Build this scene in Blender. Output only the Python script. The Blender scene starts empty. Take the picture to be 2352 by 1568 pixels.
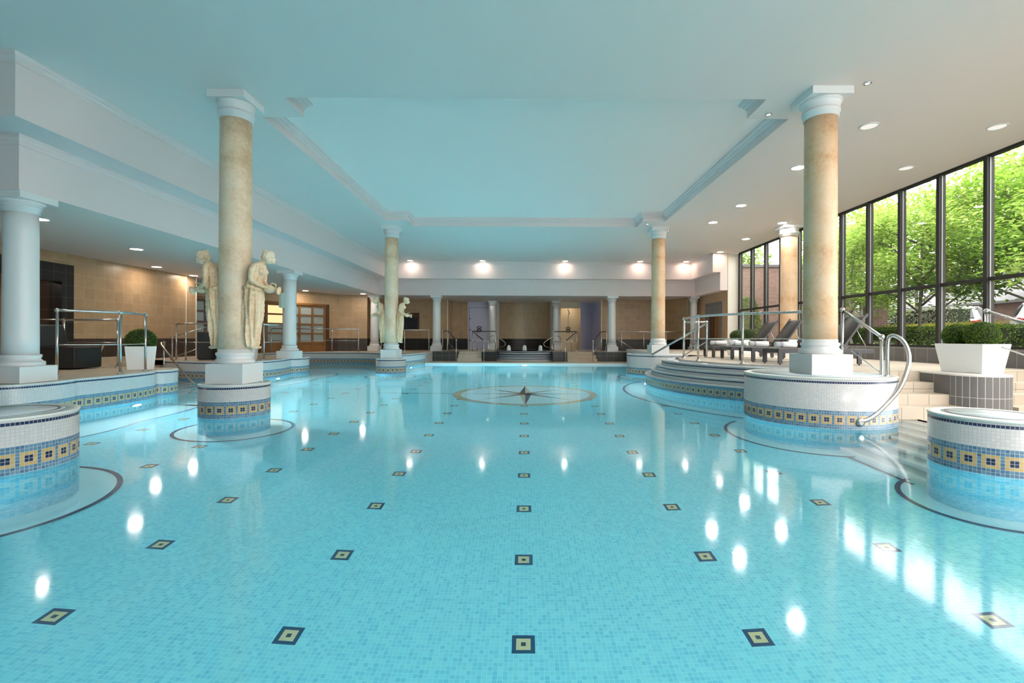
import bpy, bmesh, math, random
from mathutils import Vector, Matrix, noise
from mathutils.geometry import tessellate_polygon
PI = math.pi
sc = bpy.context.scene
COL = sc.collection

# ------------------------------------------------------------------ node helpers
class NT:
    def __init__(s, name):
        s.m = bpy.data.materials.new(name); s.m.use_nodes = True
        s.t = s.m.node_tree; s.t.nodes.clear()
        s.out = s.t.nodes.new('ShaderNodeOutputMaterial')
    def n(s, typ, **k):
        nd = s.t.nodes.new('ShaderNode' + typ)
        for a, v in k.items(): setattr(nd, a, v)
        return nd
    def put(s, sock, v):
        if hasattr(v, 'is_linked'): s.t.links.new(v, sock)
        elif v is not None: sock.default_value = v
    def math(s, op, a, b=None, c=None):
        nd = s.n('Math', operation=op)
        s.put(nd.inputs[0], a)
        if b is not None: s.put(nd.inputs[1], b)
        if c is not None: s.put(nd.inputs[2], c)
        return nd.outputs[0]
    def mix(s, f, a, b):
        nd = s.n('Mix', data_type='RGBA'); s.put(nd.inputs['Factor'], f)
        s.put(nd.inputs[6], a); s.put(nd.inputs[7], b); return nd.outputs[2]
    def ramp(s, f, stops):
        nd = s.n('ValToRGB'); e = nd.color_ramp.elements
        while len(e) < len(stops): e.new(.5)
        for q, (p, c) in zip(e, stops): q.position = p; q.color = c
        s.put(nd.inputs[0], f); return nd.outputs[0]
    def noise(s, vec, scale, detail=3, rough=.55):
        nd = s.n('TexNoise'); nd.inputs['Scale'].default_value = scale
        nd.inputs['Detail'].default_value = detail; nd.inputs['Roughness'].default_value = rough
        s.put(nd.inputs['Vector'], vec); return nd.outputs['Fac']
    def uv(s): return s.n('TexCoord').outputs['UV']
    def obj(s): return s.n('TexCoord').outputs['Object']
    def bump(s, h, strength=.3, dist=.01):
        nd = s.n('Bump'); nd.inputs['Strength'].default_value = strength; nd.inputs['Distance'].default_value = dist
        s.put(nd.inputs['Height'], h); return nd.outputs['Normal']
    def pbr(s, col, rough=.5, metal=0., normal=None, **k):
        b = s.n('BsdfPrincipled'); s.put(b.inputs['Base Color'], col); s.put(b.inputs['Roughness'], rough)
        s.put(b.inputs['Metallic'], metal)
        if normal is not None: s.put(b.inputs['Normal'], normal)
        for a, v in k.items(): s.put(b.inputs[a.replace('_', ' ')], v)
        s.t.links.new(b.outputs[0], s.out.inputs['Surface']); return s.m
def C(r, g, b): return (r, g, b, 1)
def S(r, g, b):   # sRGB 0-255 to linear
    f = lambda v: (v / 255 / 12.92) if v / 255 <= .04045 else ((v / 255 + .055) / 1.055) ** 2.4
    return (f(r), f(g), f(b), 1)
def plain(name, col, rough=.5, metal=0., var=0., scale=6, **k):
    t = NT(name)
    if var:
        n = t.noise(t.obj(), scale); c2 = tuple(x * (1 - var) for x in col[:3]) + (1,)
        return t.pbr(t.mix(n, col, c2), rough, metal, **k)
    return t.pbr(col, rough, metal, **k)
def emit(name, col, st):
    t = NT(name); e = t.n('Emission'); e.inputs[0].default_value = col; e.inputs[1].default_value = st
    t.t.links.new(e.outputs[0], t.out.inputs['Surface']); return t.m
def tiles(name, c1, c2, grout, w, h, mortar=.004, rough=.35, offset=0., bump=.25, mott=.0):
    t = NT(name); b = t.n('TexBrick'); b.offset = offset; b.offset_frequency = 2
    t.put(b.inputs['Vector'], t.uv())
    for k, v in (('Color1', c1), ('Color2', c2), ('Mortar', grout), ('Scale', 1.), ('Mortar Size', mortar), ('Mortar Smooth', .1),
                 ('Bias', 0.), ('Brick Width', w), ('Row Height', h)): b.inputs[k].default_value = v
    col = b.outputs['Color']
    if mott:
        n = t.noise(t.uv(), 5., 4); d = t.n('Mix', data_type='RGBA', blend_type='MULTIPLY'); d.inputs['Factor'].default_value = mott
        t.put(d.inputs[6], col); t.put(d.inputs[7], t.ramp(n, [(.3, C(.55, .5, .45)), (.7, C(1, 1, 1))])); col = d.outputs[2]
    nrm = t.bump(t.math('SUBTRACT', 1., b.outputs['Fac']), bump, .004)
    return t.pbr(col, rough, 0, nrm)

P = .03   # mosaic pitch
NAVY, BLU1, BLU2, YEL, MWHITE, GROUT = C(.012, .022, .075), C(.06, .155, .27), C(.13, .27, .40), C(.55, .385, .17), C(.64, .63, .635), C(.72, .76, .78)
def mosaic(name, ztop=None, band=True):
    t = NT(name); sep = t.n('SeparateXYZ'); t.put(sep.inputs[0], t.uv()); u, v = sep.outputs[0], sep.outputs[1]
    us, vs = t.math('DIVIDE', u, P), t.math('DIVIDE', v, P)
    cu, cv = t.math('FLOOR', us), t.math('FLOOR', vs)
    g = t.math('MAXIMUM', t.math('LESS_THAN', t.math('FRACT', us), .11), t.math('LESS_THAN', t.math('FRACT', vs), .11))
    cmb = t.n('CombineXYZ'); t.put(cmb.inputs[0], cu); t.put(cmb.inputs[1], cv)
    wn = t.n('TexWhiteNoise', noise_dimensions='2D'); t.put(wn.inputs['Vector'], cmb.outputs[0]); r = wn.outputs['Value']
    gt = lambda a, b: t.math('GREATER_THAN', a, b - .5)
    lt = lambda a, b: t.math('LESS_THAN', a, b - .5)
    AND = lambda *a: a[0] if len(a) == 1 else t.math('MULTIPLY', a[0], AND(*a[1:]))
    col = t.mix(r, MWHITE, C(.57, .575, .59))
    grout = C(.46, .475, .49)
    if band:
        blue = t.mix(r, BLU1, BLU2)
        m = t.math('FLOORED_MODULO', cu, 5.)
        inb = AND(gt(cv, 0), lt(cv, 8)); col = t.mix(inb, col, blue)
        yel = AND(gt(cv, 2), lt(cv, 6), gt(m, 1)); col = t.mix(yel, col, t.mix(r, YEL, C(.50, .34, .12)))
        nav = AND(gt(cv, 3), lt(cv, 5), gt(m, 2), lt(m, 4)); col = t.mix(nav, col, NAVY)
    if ztop is not None:
        k = math.floor(ztop / P + 1e-4) - 2
        nv = AND(gt(cv, k), lt(cv, k + 1)); col = t.mix(nv, col, t.mix(r, NAVY, C(.02, .04, .12)))
    col = t.mix(g, col, grout)
    if band: col = t.mix(lt(cv, 0), col, t.mix(r, C(.10, .52, .70), C(.24, .70, .82)))
    return t.pbr(col, .25, 0, t.bump(t.math('SUBTRACT', 1., g), .2, .002))
def mosaic_plain(name, a, b, grout, squares=False, p=P):
    t = NT(name); sep = t.n('SeparateXYZ'); t.put(sep.inputs[0], t.uv()); u, v = sep.outputs[0], sep.outputs[1]
    us, vs = t.math('DIVIDE', u, p), t.math('DIVIDE', v, p)
    cu, cv = t.math('FLOOR', us), t.math('FLOOR', vs)
    g = t.math('MAXIMUM', t.math('LESS_THAN', t.math('FRACT', us), .12), t.math('LESS_THAN', t.math('FRACT', vs), .12))
    cmb = t.n('CombineXYZ'); t.put(cmb.inputs[0], cu); t.put(cmb.inputs[1], cv)
    wn = t.n('TexWhiteNoise', noise_dimensions='2D'); t.put(wn.inputs['Vector'], cmb.outputs[0])
    r = wn.outputs['Value']
    pn = t.noise(cmb.outputs[0], .35, 3)
    f = t.math('ADD', t.math('MULTIPLY', r, .65), t.math('MULTIPLY', pn, .5))
    col = t.mix(t.math('POWER', f, .55) if squares else f, a, b)
    col = t.mix(g, col, grout)
    if squares:
        du = t.math('ABSOLUTE', t.math('SUBTRACT', u, t.math('MULTIPLY', t.math('ROUND', t.math('DIVIDE', u, 1.45)), 1.45)))
        vv = t.math('SUBTRACT', v, 2.96)
        dv = t.math('ABSOLUTE', t.math('SUBTRACT', vv, t.math('MULTIPLY', t.math('ROUND', t.math('DIVIDE', vv, .866)), .866)))
        d = t.math('MAXIMUM', du, dv)
        col = t.mix(t.math('LESS_THAN', d, .0715), col, C(.004, .07, .17))
        col = t.mix(t.math('LESS_THAN', d, .0445), col, C(.80, .66, .36))
        col = t.mix(t.math('LESS_THAN', d, .015), col, C(.02, .05, .10))
    return t.pbr(col, .3)

# ------------------------------------------------------------------ materials
M = {}
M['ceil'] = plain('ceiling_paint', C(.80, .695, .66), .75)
M['recess'] = plain('recess_paint_lit', C(.92, .80, .76), .75)  # lighter than the ceiling paint: bounce light in the recess put into the colour
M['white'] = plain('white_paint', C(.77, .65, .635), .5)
M['wgloss'] = plain('white_gloss', C(.74, .725, .72), .35)
def stone(name, a, b, c):
    t = NT(name); o = t.obj(); n1 = t.noise(o, 1.7, 5, .6); n2 = t.noise(o, 22, 4, .7)
    f = t.math('ADD', t.math('MULTIPLY', n1, .72), t.math('MULTIPLY', n2, .28))
    return t.pbr(t.ramp(f, [(.36, a), (.5, b), (.66, c)]), .5, 0, t.bump(n2, .12, .01))
M['stone'] = stone('pale_sandstone', C(.62, .39, .225), C(.83, .60, .42), C(.90, .73, .58))
M['stoneR'] = stone('ochre_sandstone', C(.52, .27, .12), C(.66, .44, .265), C(.70, .545, .40))
M['statue'] = stone('cream_cast_stone', C(.62, .38, .20), C(.84, .62, .41), C(.92, .79, .62))
M['mosA'] = mosaic('mosaic_low_rim', .48); M['mosT'] = mosaic('mosaic_terrace', .51)
M['mosR'] = mosaic('mosaic_high_rim', .66)
M['mosB'] = mosaic('mosaic_base_riser', None)
M['mosS'] = [mosaic('mosaic_riser_%d' % i, z, False) for i, z in enumerate((.39, .51, .63))]
M['spaS'] = [mosaic('spa_riser_%d' % i, z, False) for i, z in enumerate((.21, .33, .42, .54))]
M['mtop'] = mosaic_plain('pale_blue_mosaic', C(.50, .62, .70), C(.66, .74, .79), C(.74, .78, .80))
M['mwhite'] = mosaic_plain('white_mosaic', C(.66, .655, .65), C(.58, .59, .595), C(.50, .52, .54))
M['aqua'] = mosaic_plain('aqua_floor_mosaic', C(.085, .55, .78), C(.34, .90, .96), C(.47, .90, .96), True)
M['aquawall'] = mosaic_plain('aqua_wall_mosaic', C(.085, .50, .72), C(.26, .74, .85), C(.36, .76, .85))
M['darkslate'] = tiles('dark_slate_tile', C(.045, .047, .046), C(.055, .057, .056), C(.24, .24, .235), .33, .33, .004, .4)
M['margin'] = mosaic_plain('pale_margin_mosaic', C(.50, .82, .86), C(.62, .88, .89), C(.60, .85, .88))
M['navy'] = plain('navy_mosaic_line', C(.008, .045, .12), .3)
M['cgold'] = plain('compass_gold', C(.52, .46, .33), .4); M['cpale'] = plain('compass_pale', C(.62, .88, .92), .4, var=.08)
M['rimcap'] = plain('cream_coping', C(.74, .72, .68), .4)
M['beige'] = tiles('beige_wall_tile', C(.50, .325, .185), C(.44, .285, .16), C(.60, .45, .32), .31, .31, .0035, .35, mott=.25)
M['brown'] = tiles('brown_dado_tile', C(.055, .036, .026), C(.045, .030, .022), C(.16, .12, .10), .31, .31, .0035, .3)
M['black'] = tiles('black_dado_tile', C(.012, .012, .012), C(.016, .015, .015), C(.09, .085, .08), .31, .31, .0035, .3)
M['niche'] = tiles('niche_strip_tile', C(.52, .385, .25), C(.45, .335, .215), C(.64, .52, .38), .10, .31, .004, .4)
M['nicheb'] = tiles('niche_black_strip', C(.012, .012, .012), C(.016, .016, .016), C(.08, .08, .08), .10, .31, .004, .4)
M['slate'] = tiles('slate_grey_tile', C(.15, .148, .15), C(.17, .168, .17), C(.48, .47, .46), .33, .33, .004, .45, mott=.3)
M['slatestrip'] = tiles('slate_strip_tile', C(.15, .148, .15), C(.17, .168, .17), C(.55, .54, .53), .085, .33, .004, .45)
M['deck'] = tiles('deck_tile', C(.60, .47, .36), C(.55, .43, .33), C(.42, .36, .30), .33, .33, .004, .4, mott=.15)
M['deckR'] = tiles('pale_deck_tile', C(.66, .57, .47), C(.62, .53, .44), C(.47, .41, .35), .33, .33, .004, .4)
M['step'] = tiles('beige_step_tile', C(.60, .515, .42), C(.56, .48, .39), C(.28, .24, .20), .33, .40, .005, .4)
M['stepd'] = tiles('tan_step_tile', C(.52, .40, .28), C(.48, .36, .25), C(.36, .29, .22), .33, .40, .005, .4)
M['steel'] = plain('brushed_steel', C(.56, .56, .55), .22, 1.)
M['steeld'] = plain('dark_bronze_rail', C(.10, .085, .075), .3, 1.)
M['frame'] = plain('dark_window_frame', C(.020, .0175, .016), .75)
M['fseal'] = plain('pale_glazing_bead', C(.22, .225, .23), .4)
M['wood'] = plain('oak_joinery', C(.30, .125, .032), .35, var=.45, scale=3); M['woodd'] = plain('dark_joinery', C(.085, .032, .014), .35, var=.3)
M['frost'] = plain('frosted_pane', C(.42, .47, .46), .25, var=.35, scale=2.2)
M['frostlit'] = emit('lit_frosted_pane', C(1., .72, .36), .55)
M['leather'] = plain('black_leather', C(.008, .008, .008), .5); M['blackbox'] = plain('black_laminate', C(.012, .011, .010), .5)
M['sling'] = plain('taupe_sling', C(.030, .025, .023), .6); M['lframe'] = plain('grey_lounger_frame', C(.06, .06, .07), .4)
M['planter'] = plain('white_planter', C(.90, .90, .90), .4)
M['soil'] = plain('dark_soil', C(.02, .014, .01), .9)
M['lilac_lit'] = plain('lilac_lit_panel', C(.60, .58, .74), .5)  # lilac light of the far alcove put into the colour
M['cream'] = plain('cream_wall', C(.78, .66, .46), .5); M['ivory'] = plain('ivory_pier', C(.80, .75, .68), .5)
M['lamp'] = emit('warm_lamp', C(1., .86, .70), 60); M['lampfar'] = emit('wall_wash_lamp', C(1., .82, .66), 30); M['lampcool'] = emit('cool_lamp', C(1., .92, .82), 120)
M['lampdim'] = emit('dim_lamp', C(1., .96, .87), .42)
M['lampviolet'] = emit('violet_led', C(.62, .56, 1.), 5)
M['lamppool'] = emit('pool_lamp', C(.93, .98, 1.), 950)
M['chrome'] = plain('chrome', C(.7, .7, .7), .12, 1.)
M['black_rubber'] = plain('black_rubber', C(.015, .015, .015), .5)
M['bark'] = plain('bark', C(.16, .14, .12), .8, var=.5, scale=20); M['barkpale'] = plain('pale_bark', C(.40, .38, .35), .8, var=.3, scale=14)
def towel_mat():
    t = NT('striped_towel'); sep = t.n('SeparateXYZ'); t.put(sep.inputs[0], t.obj()); x = sep.outputs[0]
    xx = t.math('ADD', x, .095); f = t.math('MULTIPLY', t.math('LESS_THAN', t.math('ABSOLUTE', xx), .028),
        t.math('LESS_THAN', t.math('FRACT', t.math('DIVIDE', t.math('ADD', xx, .03), .021)), .42))
    n = t.noise(t.obj(), 160, 2)
    return t.pbr(t.mix(f, C(.84, .83, .84), C(.16, .16, .26)), .9, 0, t.bump(n, .3, .003))
M['towel'] = towel_mat()
def leafmat(name, a, b, tr=.35):
    t = NT(name); oi = t.n('Attribute', attribute_name='lc'); f = oi.outputs['Fac']
    col = t.mix(f, a, b)
    d = t.n('BsdfDiffuse'); t.put(d.inputs[0], col); g = t.n('BsdfTranslucent'); t.put(g.inputs[0], col)
    mx = t.n('MixShader'); mx.inputs[0].default_value = tr; t.t.links.new(d.outputs[0], mx.inputs[1]); t.t.links.new(g.outputs[0], mx.inputs[2])
    t.t.links.new(mx.outputs[0], t.out.inputs['Surface']); return t.m
M['leafA'] = leafmat('spring_leaves', C(.19, .32, .05), C(.46, .54, .17), .42)
M['leafB'] = leafmat('mid_green_leaves', C(.13, .26, .03), C(.38, .50, .10), .4)
M['leafbox'] = leafmat('boxwood_leaves', C(.06, .125, .018), C(.22, .33, .05), .2)
M['leafhedge'] = leafmat('hedge_leaves', C(.05, .10, .02), C(.15, .22, .05), .25)
M['leafyel'] = leafmat('golden_leaves', C(.24, .24, .04), C(.36, .34, .08), .35)
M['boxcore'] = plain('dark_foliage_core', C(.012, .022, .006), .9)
M['brick'] = tiles('red_brick', C(.105, .045, .032), C(.15, .075, .055), C(.17, .14, .12), .225, .075, .012, .85, .5, .4, mott=.4)
M['slatesroof'] = tiles('grey_roof_tile', C(.055, .055, .06), C(.08, .08, .085), C(.025, .025, .025), .3, .22, .01, .7, .5)
M['carwhite'] = plain('white_car_paint', C(.30, .305, .32), .25); M['carglass'] = plain('dark_car_glass', C(.02, .024, .03), .08)
M['tail'] = plain('red_tail_light', C(.22, .012, .02), .25); M['tyre'] = plain('tyre', C(.02, .02, .02), .8)
M['grass'] = plain('lawn', C(.05, .09, .02), .9, var=.5, scale=8); M['tarmac'] = plain('tarmac', C(.06, .06, .065), .9, var=.3, scale=5)
M['red'] = plain('red_sign', C(.28, .02, .02), .5); M['sage'] = plain('sage_grey_case', C(.46, .50, .44), .5)
M['paper'] = plain('paper', C(.75, .72, .70), .7)
M['foam'] = plain('white_foam', C(.86, .88, .90), .6)
M['dark_door'] = plain('dark_opening', C(.03, .02, .014), .5)
def glassmat(name):
    t = NT(name); ge = t.n('NewGeometry'); dt = t.n('VectorMath', operation='DOT_PRODUCT'); t.put(dt.inputs[0], ge.outputs['Incoming']); t.put(dt.inputs[1], ge.outputs['Normal'])
    fz = t.math('ADD', .06, t.math('MULTIPLY', .8, t.math('POWER', t.math('SUBTRACT', 1., t.math('ABSOLUTE', dt.outputs['Value'])), 5.)))
    tr = t.n('BsdfTransparent'); tr.inputs[0].default_value = C(.96, .98, .97); gl = t.n('BsdfGlossy'); gl.inputs['Roughness'].default_value = .0
    mx = t.n('MixShader'); t.t.links.new(fz, mx.inputs[0]); t.t.links.new(tr.outputs[0], mx.inputs[1]); t.t.links.new(gl.outputs[0], mx.inputs[2])
    t.t.links.new(mx.outputs[0], t.out.inputs['Surface']); return t.m
M['glass'] = glassmat('window_glass')
def watermat(name, tint, rough=.075, bs=.03):
    t = NT(name); o = t.obj()
    n1 = t.noise(o, 1.1, 2); n2 = t.noise(o, 5., 2)
    h = t.math('ADD', t.math('MULTIPLY', n1, .8), t.math('MULTIPLY', n2, .2))
    nb = t.n('Bump'); nb.inputs['Strength'].default_value = bs; nb.inputs['Distance'].default_value = .035; t.put(nb.inputs['Height'], h)
    nrm = nb.outputs['Normal']
    fr = t.n('Fresnel'); fr.inputs[0].default_value = 1.333; t.put(fr.inputs['Normal'], nrm)
    rf = t.n('BsdfRefraction'); rf.inputs['Color'].default_value = tint; rf.inputs['IOR'].default_value = 1.333; rf.inputs['Roughness'].default_value = 0.
    t.put(rf.inputs['Normal'], nrm)
    gl = t.n('BsdfGlossy'); gl.inputs['Roughness'].default_value = rough; gl.inputs['Color'].default_value = C(1, 1, 1, ) if False else C(.97, .98, .99)
    t.put(gl.inputs['Normal'], nrm)
    mx = t.n('MixShader'); t.t.links.new(fr.outputs[0], mx.inputs[0]); t.t.links.new(rf.outputs[0], mx.inputs[1]); t.t.links.new(gl.outputs[0], mx.inputs[2])
    t.t.links.new(mx.outputs[0], t.out.inputs['Surface']); return t.m
M['water'] = watermat('pool_water', C(.88, .985, .995))

# ------------------------------------------------------------------ mesh helpers
def new(): 
    bm = bmesh.new(); bm.loops.layers.uv.new('UVMap'); return bm
def face(bm, pts, uv=None, smooth=False):
    vs = [bm.verts.new(p) for p in pts]
    try: f = bm.faces.new(vs)
    except ValueError: return None
    f.smooth = smooth
    L = bm.loops.layers.uv.active
    if uv is None:
        f.normal_update(); n = f.normal
        for l in f.loops:
            c = l.vert.co
            l[L].uv = (c.x, c.y) if abs(n.z) > .6 else ((c.y, c.z) if abs(n.x) > abs(n.y) else (c.x, c.z))
    else:
        for l, q in zip(f.loops, uv): l[L].uv = q
    return f
def box(bm, x0, x1, y0, y1, z0, z1):
    p = [(x, y, z) for z in (z0, z1) for y in (y0, y1) for x in (x0, x1)]
    for q in ((0, 2, 3, 1), (4, 5, 7, 6), (0, 1, 5, 4), (2, 6, 7, 3), (0, 4, 6, 2), (1, 3, 7, 5)): face(bm, [p[i] for i in q])
def obox(bm, mat, sx, sy, sz):     # box centred on matrix, full sizes
    p = [mat @ Vector((x * sx / 2, y * sy / 2, z * sz / 2)) for z in (-1, 1) for y in (-1, 1) for x in (-1, 1)]
    for q in ((0, 2, 3, 1), (4, 5, 7, 6), (0, 1, 5, 4), (2, 6, 7, 3), (0, 4, 6, 2), (1, 3, 7, 5)): face(bm, [p[i] for i in q])
def beam(bm, a, b, w, h):
    a, b = Vector(a), Vector(b); d = b - a
    q = d.to_track_quat('X', 'Z').to_matrix().to_4x4(); q.translation = (a + b) / 2
    obox(bm, q, d.length, w, h)
def lathe(bm, prof, seg=32, c=(0, 0, 0), mat=None, smooth=True, a0=0., a1=2 * PI):
    full = abs(a1 - a0 - 2 * PI) < 1e-6; n = seg if full else seg + 1
    rows = []
    for r, z in prof:
        row = []
        for i in range(n):
            a = a0 + (a1 - a0) * i / seg
            v = Vector((r * math.cos(a), r * math.sin(a), z))
            if mat is not None: v = mat @ v
            row.append(bm.verts.new(v + Vector(c)))
        rows.append(row)
    L = bm.loops.layers.uv.active
    vl = 0.
    for k in range(len(prof) - 1):
        rr = max(prof[k][0], prof[k + 1][0])
        for i in range(seg):
            j = (i + 1) % n if full else i + 1
            try: f = bm.faces.new((rows[k][i], rows[k][j], rows[k + 1][j], rows[k + 1][i]))
            except ValueError: continue
            f.smooth = smooth
            a, b = (a0 + (a1 - a0) * i / seg) * rr, (a0 + (a1 - a0) * (i + 1) / seg) * rr
            for l, q in zip(f.loops, ((a, prof[k][1]), (b, prof[k][1]), (b, prof[k + 1][1]), (a, prof[k + 1][1]))): l[L].uv = q
    if full:
        for row, z, rv in ((rows[0], prof[0], True), (rows[-1], prof[-1], False)):
            if z[0] > 1e-4:
                try:
                    f = bm.faces.new(row[::-1] if rv else row)
                    for l in f.loops: l[L].uv = (l.vert.co.x, l.vert.co.y)
                except ValueError: pass
def tube(bm, pts, r, seg=12, closed=False):
    pts = [Vector(p) for p in pts]; n = len(pts); rows = []
    rs = r if isinstance(r, (list, tuple)) else [r] * n
    up = None
    for i in range(n):
        if closed: t = pts[(i + 1) % n] - pts[i - 1]
        else: t = pts[min(i + 1, n - 1)] - pts[max(i - 1, 0)]
        t.normalize()
        if up is None:
            up = Vector((0, 0, 1)) if abs(t.z) < .9 else Vector((1, 0, 0))
        u = (up - t * up.dot(t)); u.normalize(); w = t.cross(u); up = u
        rows.append([bm.verts.new(pts[i] + (u * math.cos(2 * PI * k / seg) + w * math.sin(2 * PI * k / seg)) * rs[i]) for k in range(seg)])
    m = n if closed else n - 1
    for i in range(m):
        A, B = rows[i], rows[(i + 1) % n]
        for k in range(seg):
            f = bm.faces.new((A[k], A[(k + 1) % seg], B[(k + 1) % seg], B[k])); f.smooth = True
    if not closed:
        bm.faces.new(rows[0][::-1]); bm.faces.new(rows[-1])
def ball(bm, c, r, u=12, v=8, s=(1, 1, 1)):
    m = Matrix.Translation(c) @ Matrix.Diagonal((s[0] * r, s[1] * r, s[2] * r, 1))
    g = bmesh.ops.create_uvsphere(bm, u_segments=u, v_segments=v, radius=1, matrix=m)
    for q in g['verts']:
        for f in q.link_faces: f.smooth = True
def poly(bm, pts, z, flip=False):
    vs3 = [Vector((x, y, 0)) for x, y in pts]
    vs = [bm.verts.new((x, y, z)) for x, y in pts]; L = bm.loops.layers.uv.active
    for t in tessellate_polygon([vs3]):
        a, b, c = [vs3[i] for i in t]
        up = (b - a).cross(c - a).z > 0
        t = t if up != flip else t[::-1]
        try: f = bm.faces.new([vs[i] for i in t])
        except ValueError: continue
        for l in f.loops: l[L].uv = (l.vert.co.x, l.vert.co.y)
def strip(bm, pts, z0, z1, closed=False, u0=0., smooth=True):
    n = len(pts); u = u0; L = bm.loops.layers.uv.active
    A = [bm.verts.new((x, y, z0)) for x, y in pts]; B = [bm.verts.new((x, y, z1)) for x, y in pts]
    for i in range(n if closed else n - 1):
        j = (i + 1) % n; d = math.dist(pts[i], pts[j])
        try: f = bm.faces.new((A[i], A[j], B[j], B[i]))
        except ValueError: continue
        f.smooth = smooth
        for l, q in zip(f.loops, ((u, z0), (u + d, z0), (u + d, z1), (u, z1))): l[L].uv = q
        u += d
    return u
def offset(pts, d, closed=True):       # positive = to the left of travel
    n = len(pts); out = []
    for i in range(n):
        p = Vector(pts[i])
        if closed or 0 < i < n - 1: a, b = Vector(pts[i - 1]), Vector(pts[(i + 1) % n])
        elif i == 0: a, b = p - (Vector(pts[1]) - p), Vector(pts[1])
        else: a, b = Vector(pts[i - 1]), p + (p - Vector(pts[i - 1]))
        t1 = (p - a).normalized(); t2 = (b - p).normalized()
        n1 = Vector((-t1.y, t1.x)); n2 = Vector((-t2.y, t2.x)); k = 1 + n1.dot(n2)
        o = p + (n1 + n2) * (d / max(k, .35)); out.append((o.x, o.y))
    return out
def ribbon(bm, A, B, za, zb=None, closed=False, smooth=False):
    zb = za if zb is None else zb; n = len(A); L = bm.loops.layers.uv.active
    for i in range(n if closed else n - 1):
        j = (i + 1) % n
        face(bm, [(*A[i], za), (*A[j], za), (*B[j], zb), (*B[i], zb)], smooth=smooth)
def sweep(bm, path, prof, closed=True):      # profile of (offset to the left, z)
    rows = [(offset(path, d, closed), z) for d, z in prof]
    for (A, za), (B, zb) in zip(rows, rows[1:]): ribbon(bm, A, B, za, zb, closed)
def cr(pts, k=8):                       # Catmull-Rom through 2-D or 3-D points
    P_ = [Vector(p) for p in pts]; P_ = [P_[0] * 2 - P_[1]] + P_ + [P_[-1] * 2 - P_[-2]]; out = []
    for i in range(1, len(P_) - 2):
        a, b, c, d = P_[i - 1:i + 3]
        for s in range(k):
            t = s / k; out.append(tuple(.5 * ((2 * b) + (c - a) * t + (2 * a - 5 * b + 4 * c - d) * t * t + (3 * b - a - 3 * c + d) * t ** 3)))
    out.append(tuple(P_[-2])); return out
def arc(cx, cy, r, a0, a1, n=32): return [(cx + r * math.cos(math.radians(a0 + (a1 - a0) * i / n)), cy + r * math.sin(math.radians(a0 + (a1 - a0) * i / n))) for i in range(n + 1)]

def obj(name, bm, mat, parent=None, loc=None, bevel=0., merge=True, recalc=True):
    if merge: bmesh.ops.remove_doubles(bm, verts=bm.verts, dist=1e-5)
    if recalc: bmesh.ops.recalc_face_normals(bm, faces=bm.faces)
    me = bpy.data.meshes.new(name); bm.to_mesh(me); bm.free()
    for m in (mat if isinstance(mat, list) else [mat]): me.materials.append(M[m] if isinstance(m, str) else m)
    o = bpy.data.objects.new(name, me); COL.objects.link(o)
    if loc: o.location = loc
    if parent: o.parent = parent
    if bevel:
        b = o.modifiers.new('Bevel', 'BEVEL'); b.width = bevel; b.segments = 2; b.limit_method = 'ANGLE'; b.angle_limit = .7
    return o
def tag(o, label, cat, group=None, kind=None):
    o['label'] = label; o['category'] = cat
    if group: o['group'] = group
    if kind: o['kind'] = kind
    return o
def thing(name, label, cat, loc=(0, 0, 0), rz=0., group=None):
    o = bpy.data.objects.new(name, None); COL.objects.link(o); o.location = loc; o.rotation_euler = (0, 0, rz)
    o.empty_display_size = .2
    return tag(o, label, cat, group, 'thing')
def struct(name, bm, mat, label=None, parent=None, **k):
    o = obj(name, bm, mat, parent, **k)
    if parent is None:
        o['kind'] = 'structure'
        if label: o['label'] = label
    return o
def dup(root, loc, rz, label, group=None):
    r = root.copy(); COL.objects.link(r); r.location = loc; r.rotation_euler = (0, 0, rz); r['label'] = label
    if group: r['group'] = group
    for ch in list(root.children):
        c = ch.copy(); COL.objects.link(c); c.parent = r
        for g in list(ch.children):
            d = g.copy(); COL.objects.link(d); d.parent = c
    return r

# ------------------------------------------------------------------ measures (water level is z = 0)
CEIL, REC, LOW, SOF = 4.88, 5.15, 3.28, 4.06
DK, DKR, FLR, DEPTH = .51, .665, .065, -1.33
CX, CY1, CY2 = 4.47, 7.40, 16.05
WX = 9.22                      # window plane

# ------------------------------------------------------------------ ceiling and beams
bm = new()
rin = lambda x, y: (abs(x) < 3.71 and 7.37 < y < 15.86) or (abs(x) < 4.41 and 8.03 < y < 15.09)
xs = [-13.4, -6.63, -4.41, -3.71, 3.71, 4.41, 8.1, 9.32]; ys = [-4.2, 6.22, 7.37, 8.03, 15.09, 15.86, 20.65, 23.27]
for i in range(len(xs) - 1):
    for j in range(len(ys) - 1):
        mx, my = (xs[i] + xs[i + 1]) / 2, (ys[j] + ys[j + 1]) / 2
        if rin(mx, my) or (mx < -6.63 and my > 6.22) or (mx > 8.1 and my > 20.65): continue
        face(bm, [(xs[i], ys[j], CEIL), (xs[i], ys[j + 1], CEIL), (xs[i + 1], ys[j + 1], CEIL), (xs[i + 1], ys[j], CEIL)])
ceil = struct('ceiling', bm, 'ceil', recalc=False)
path = [(3.71, 7.37), (3.71, 8.03), (4.41, 8.03), (4.41, 15.09), (3.71, 15.09), (3.71, 15.86), (-3.71, 15.86), (-3.71, 15.09), (-4.41, 15.09), (-4.41, 8.03), (-3.71, 8.03), (-3.71, 7.37)]
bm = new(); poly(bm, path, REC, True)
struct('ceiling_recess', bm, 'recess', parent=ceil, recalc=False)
bm = new()
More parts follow.
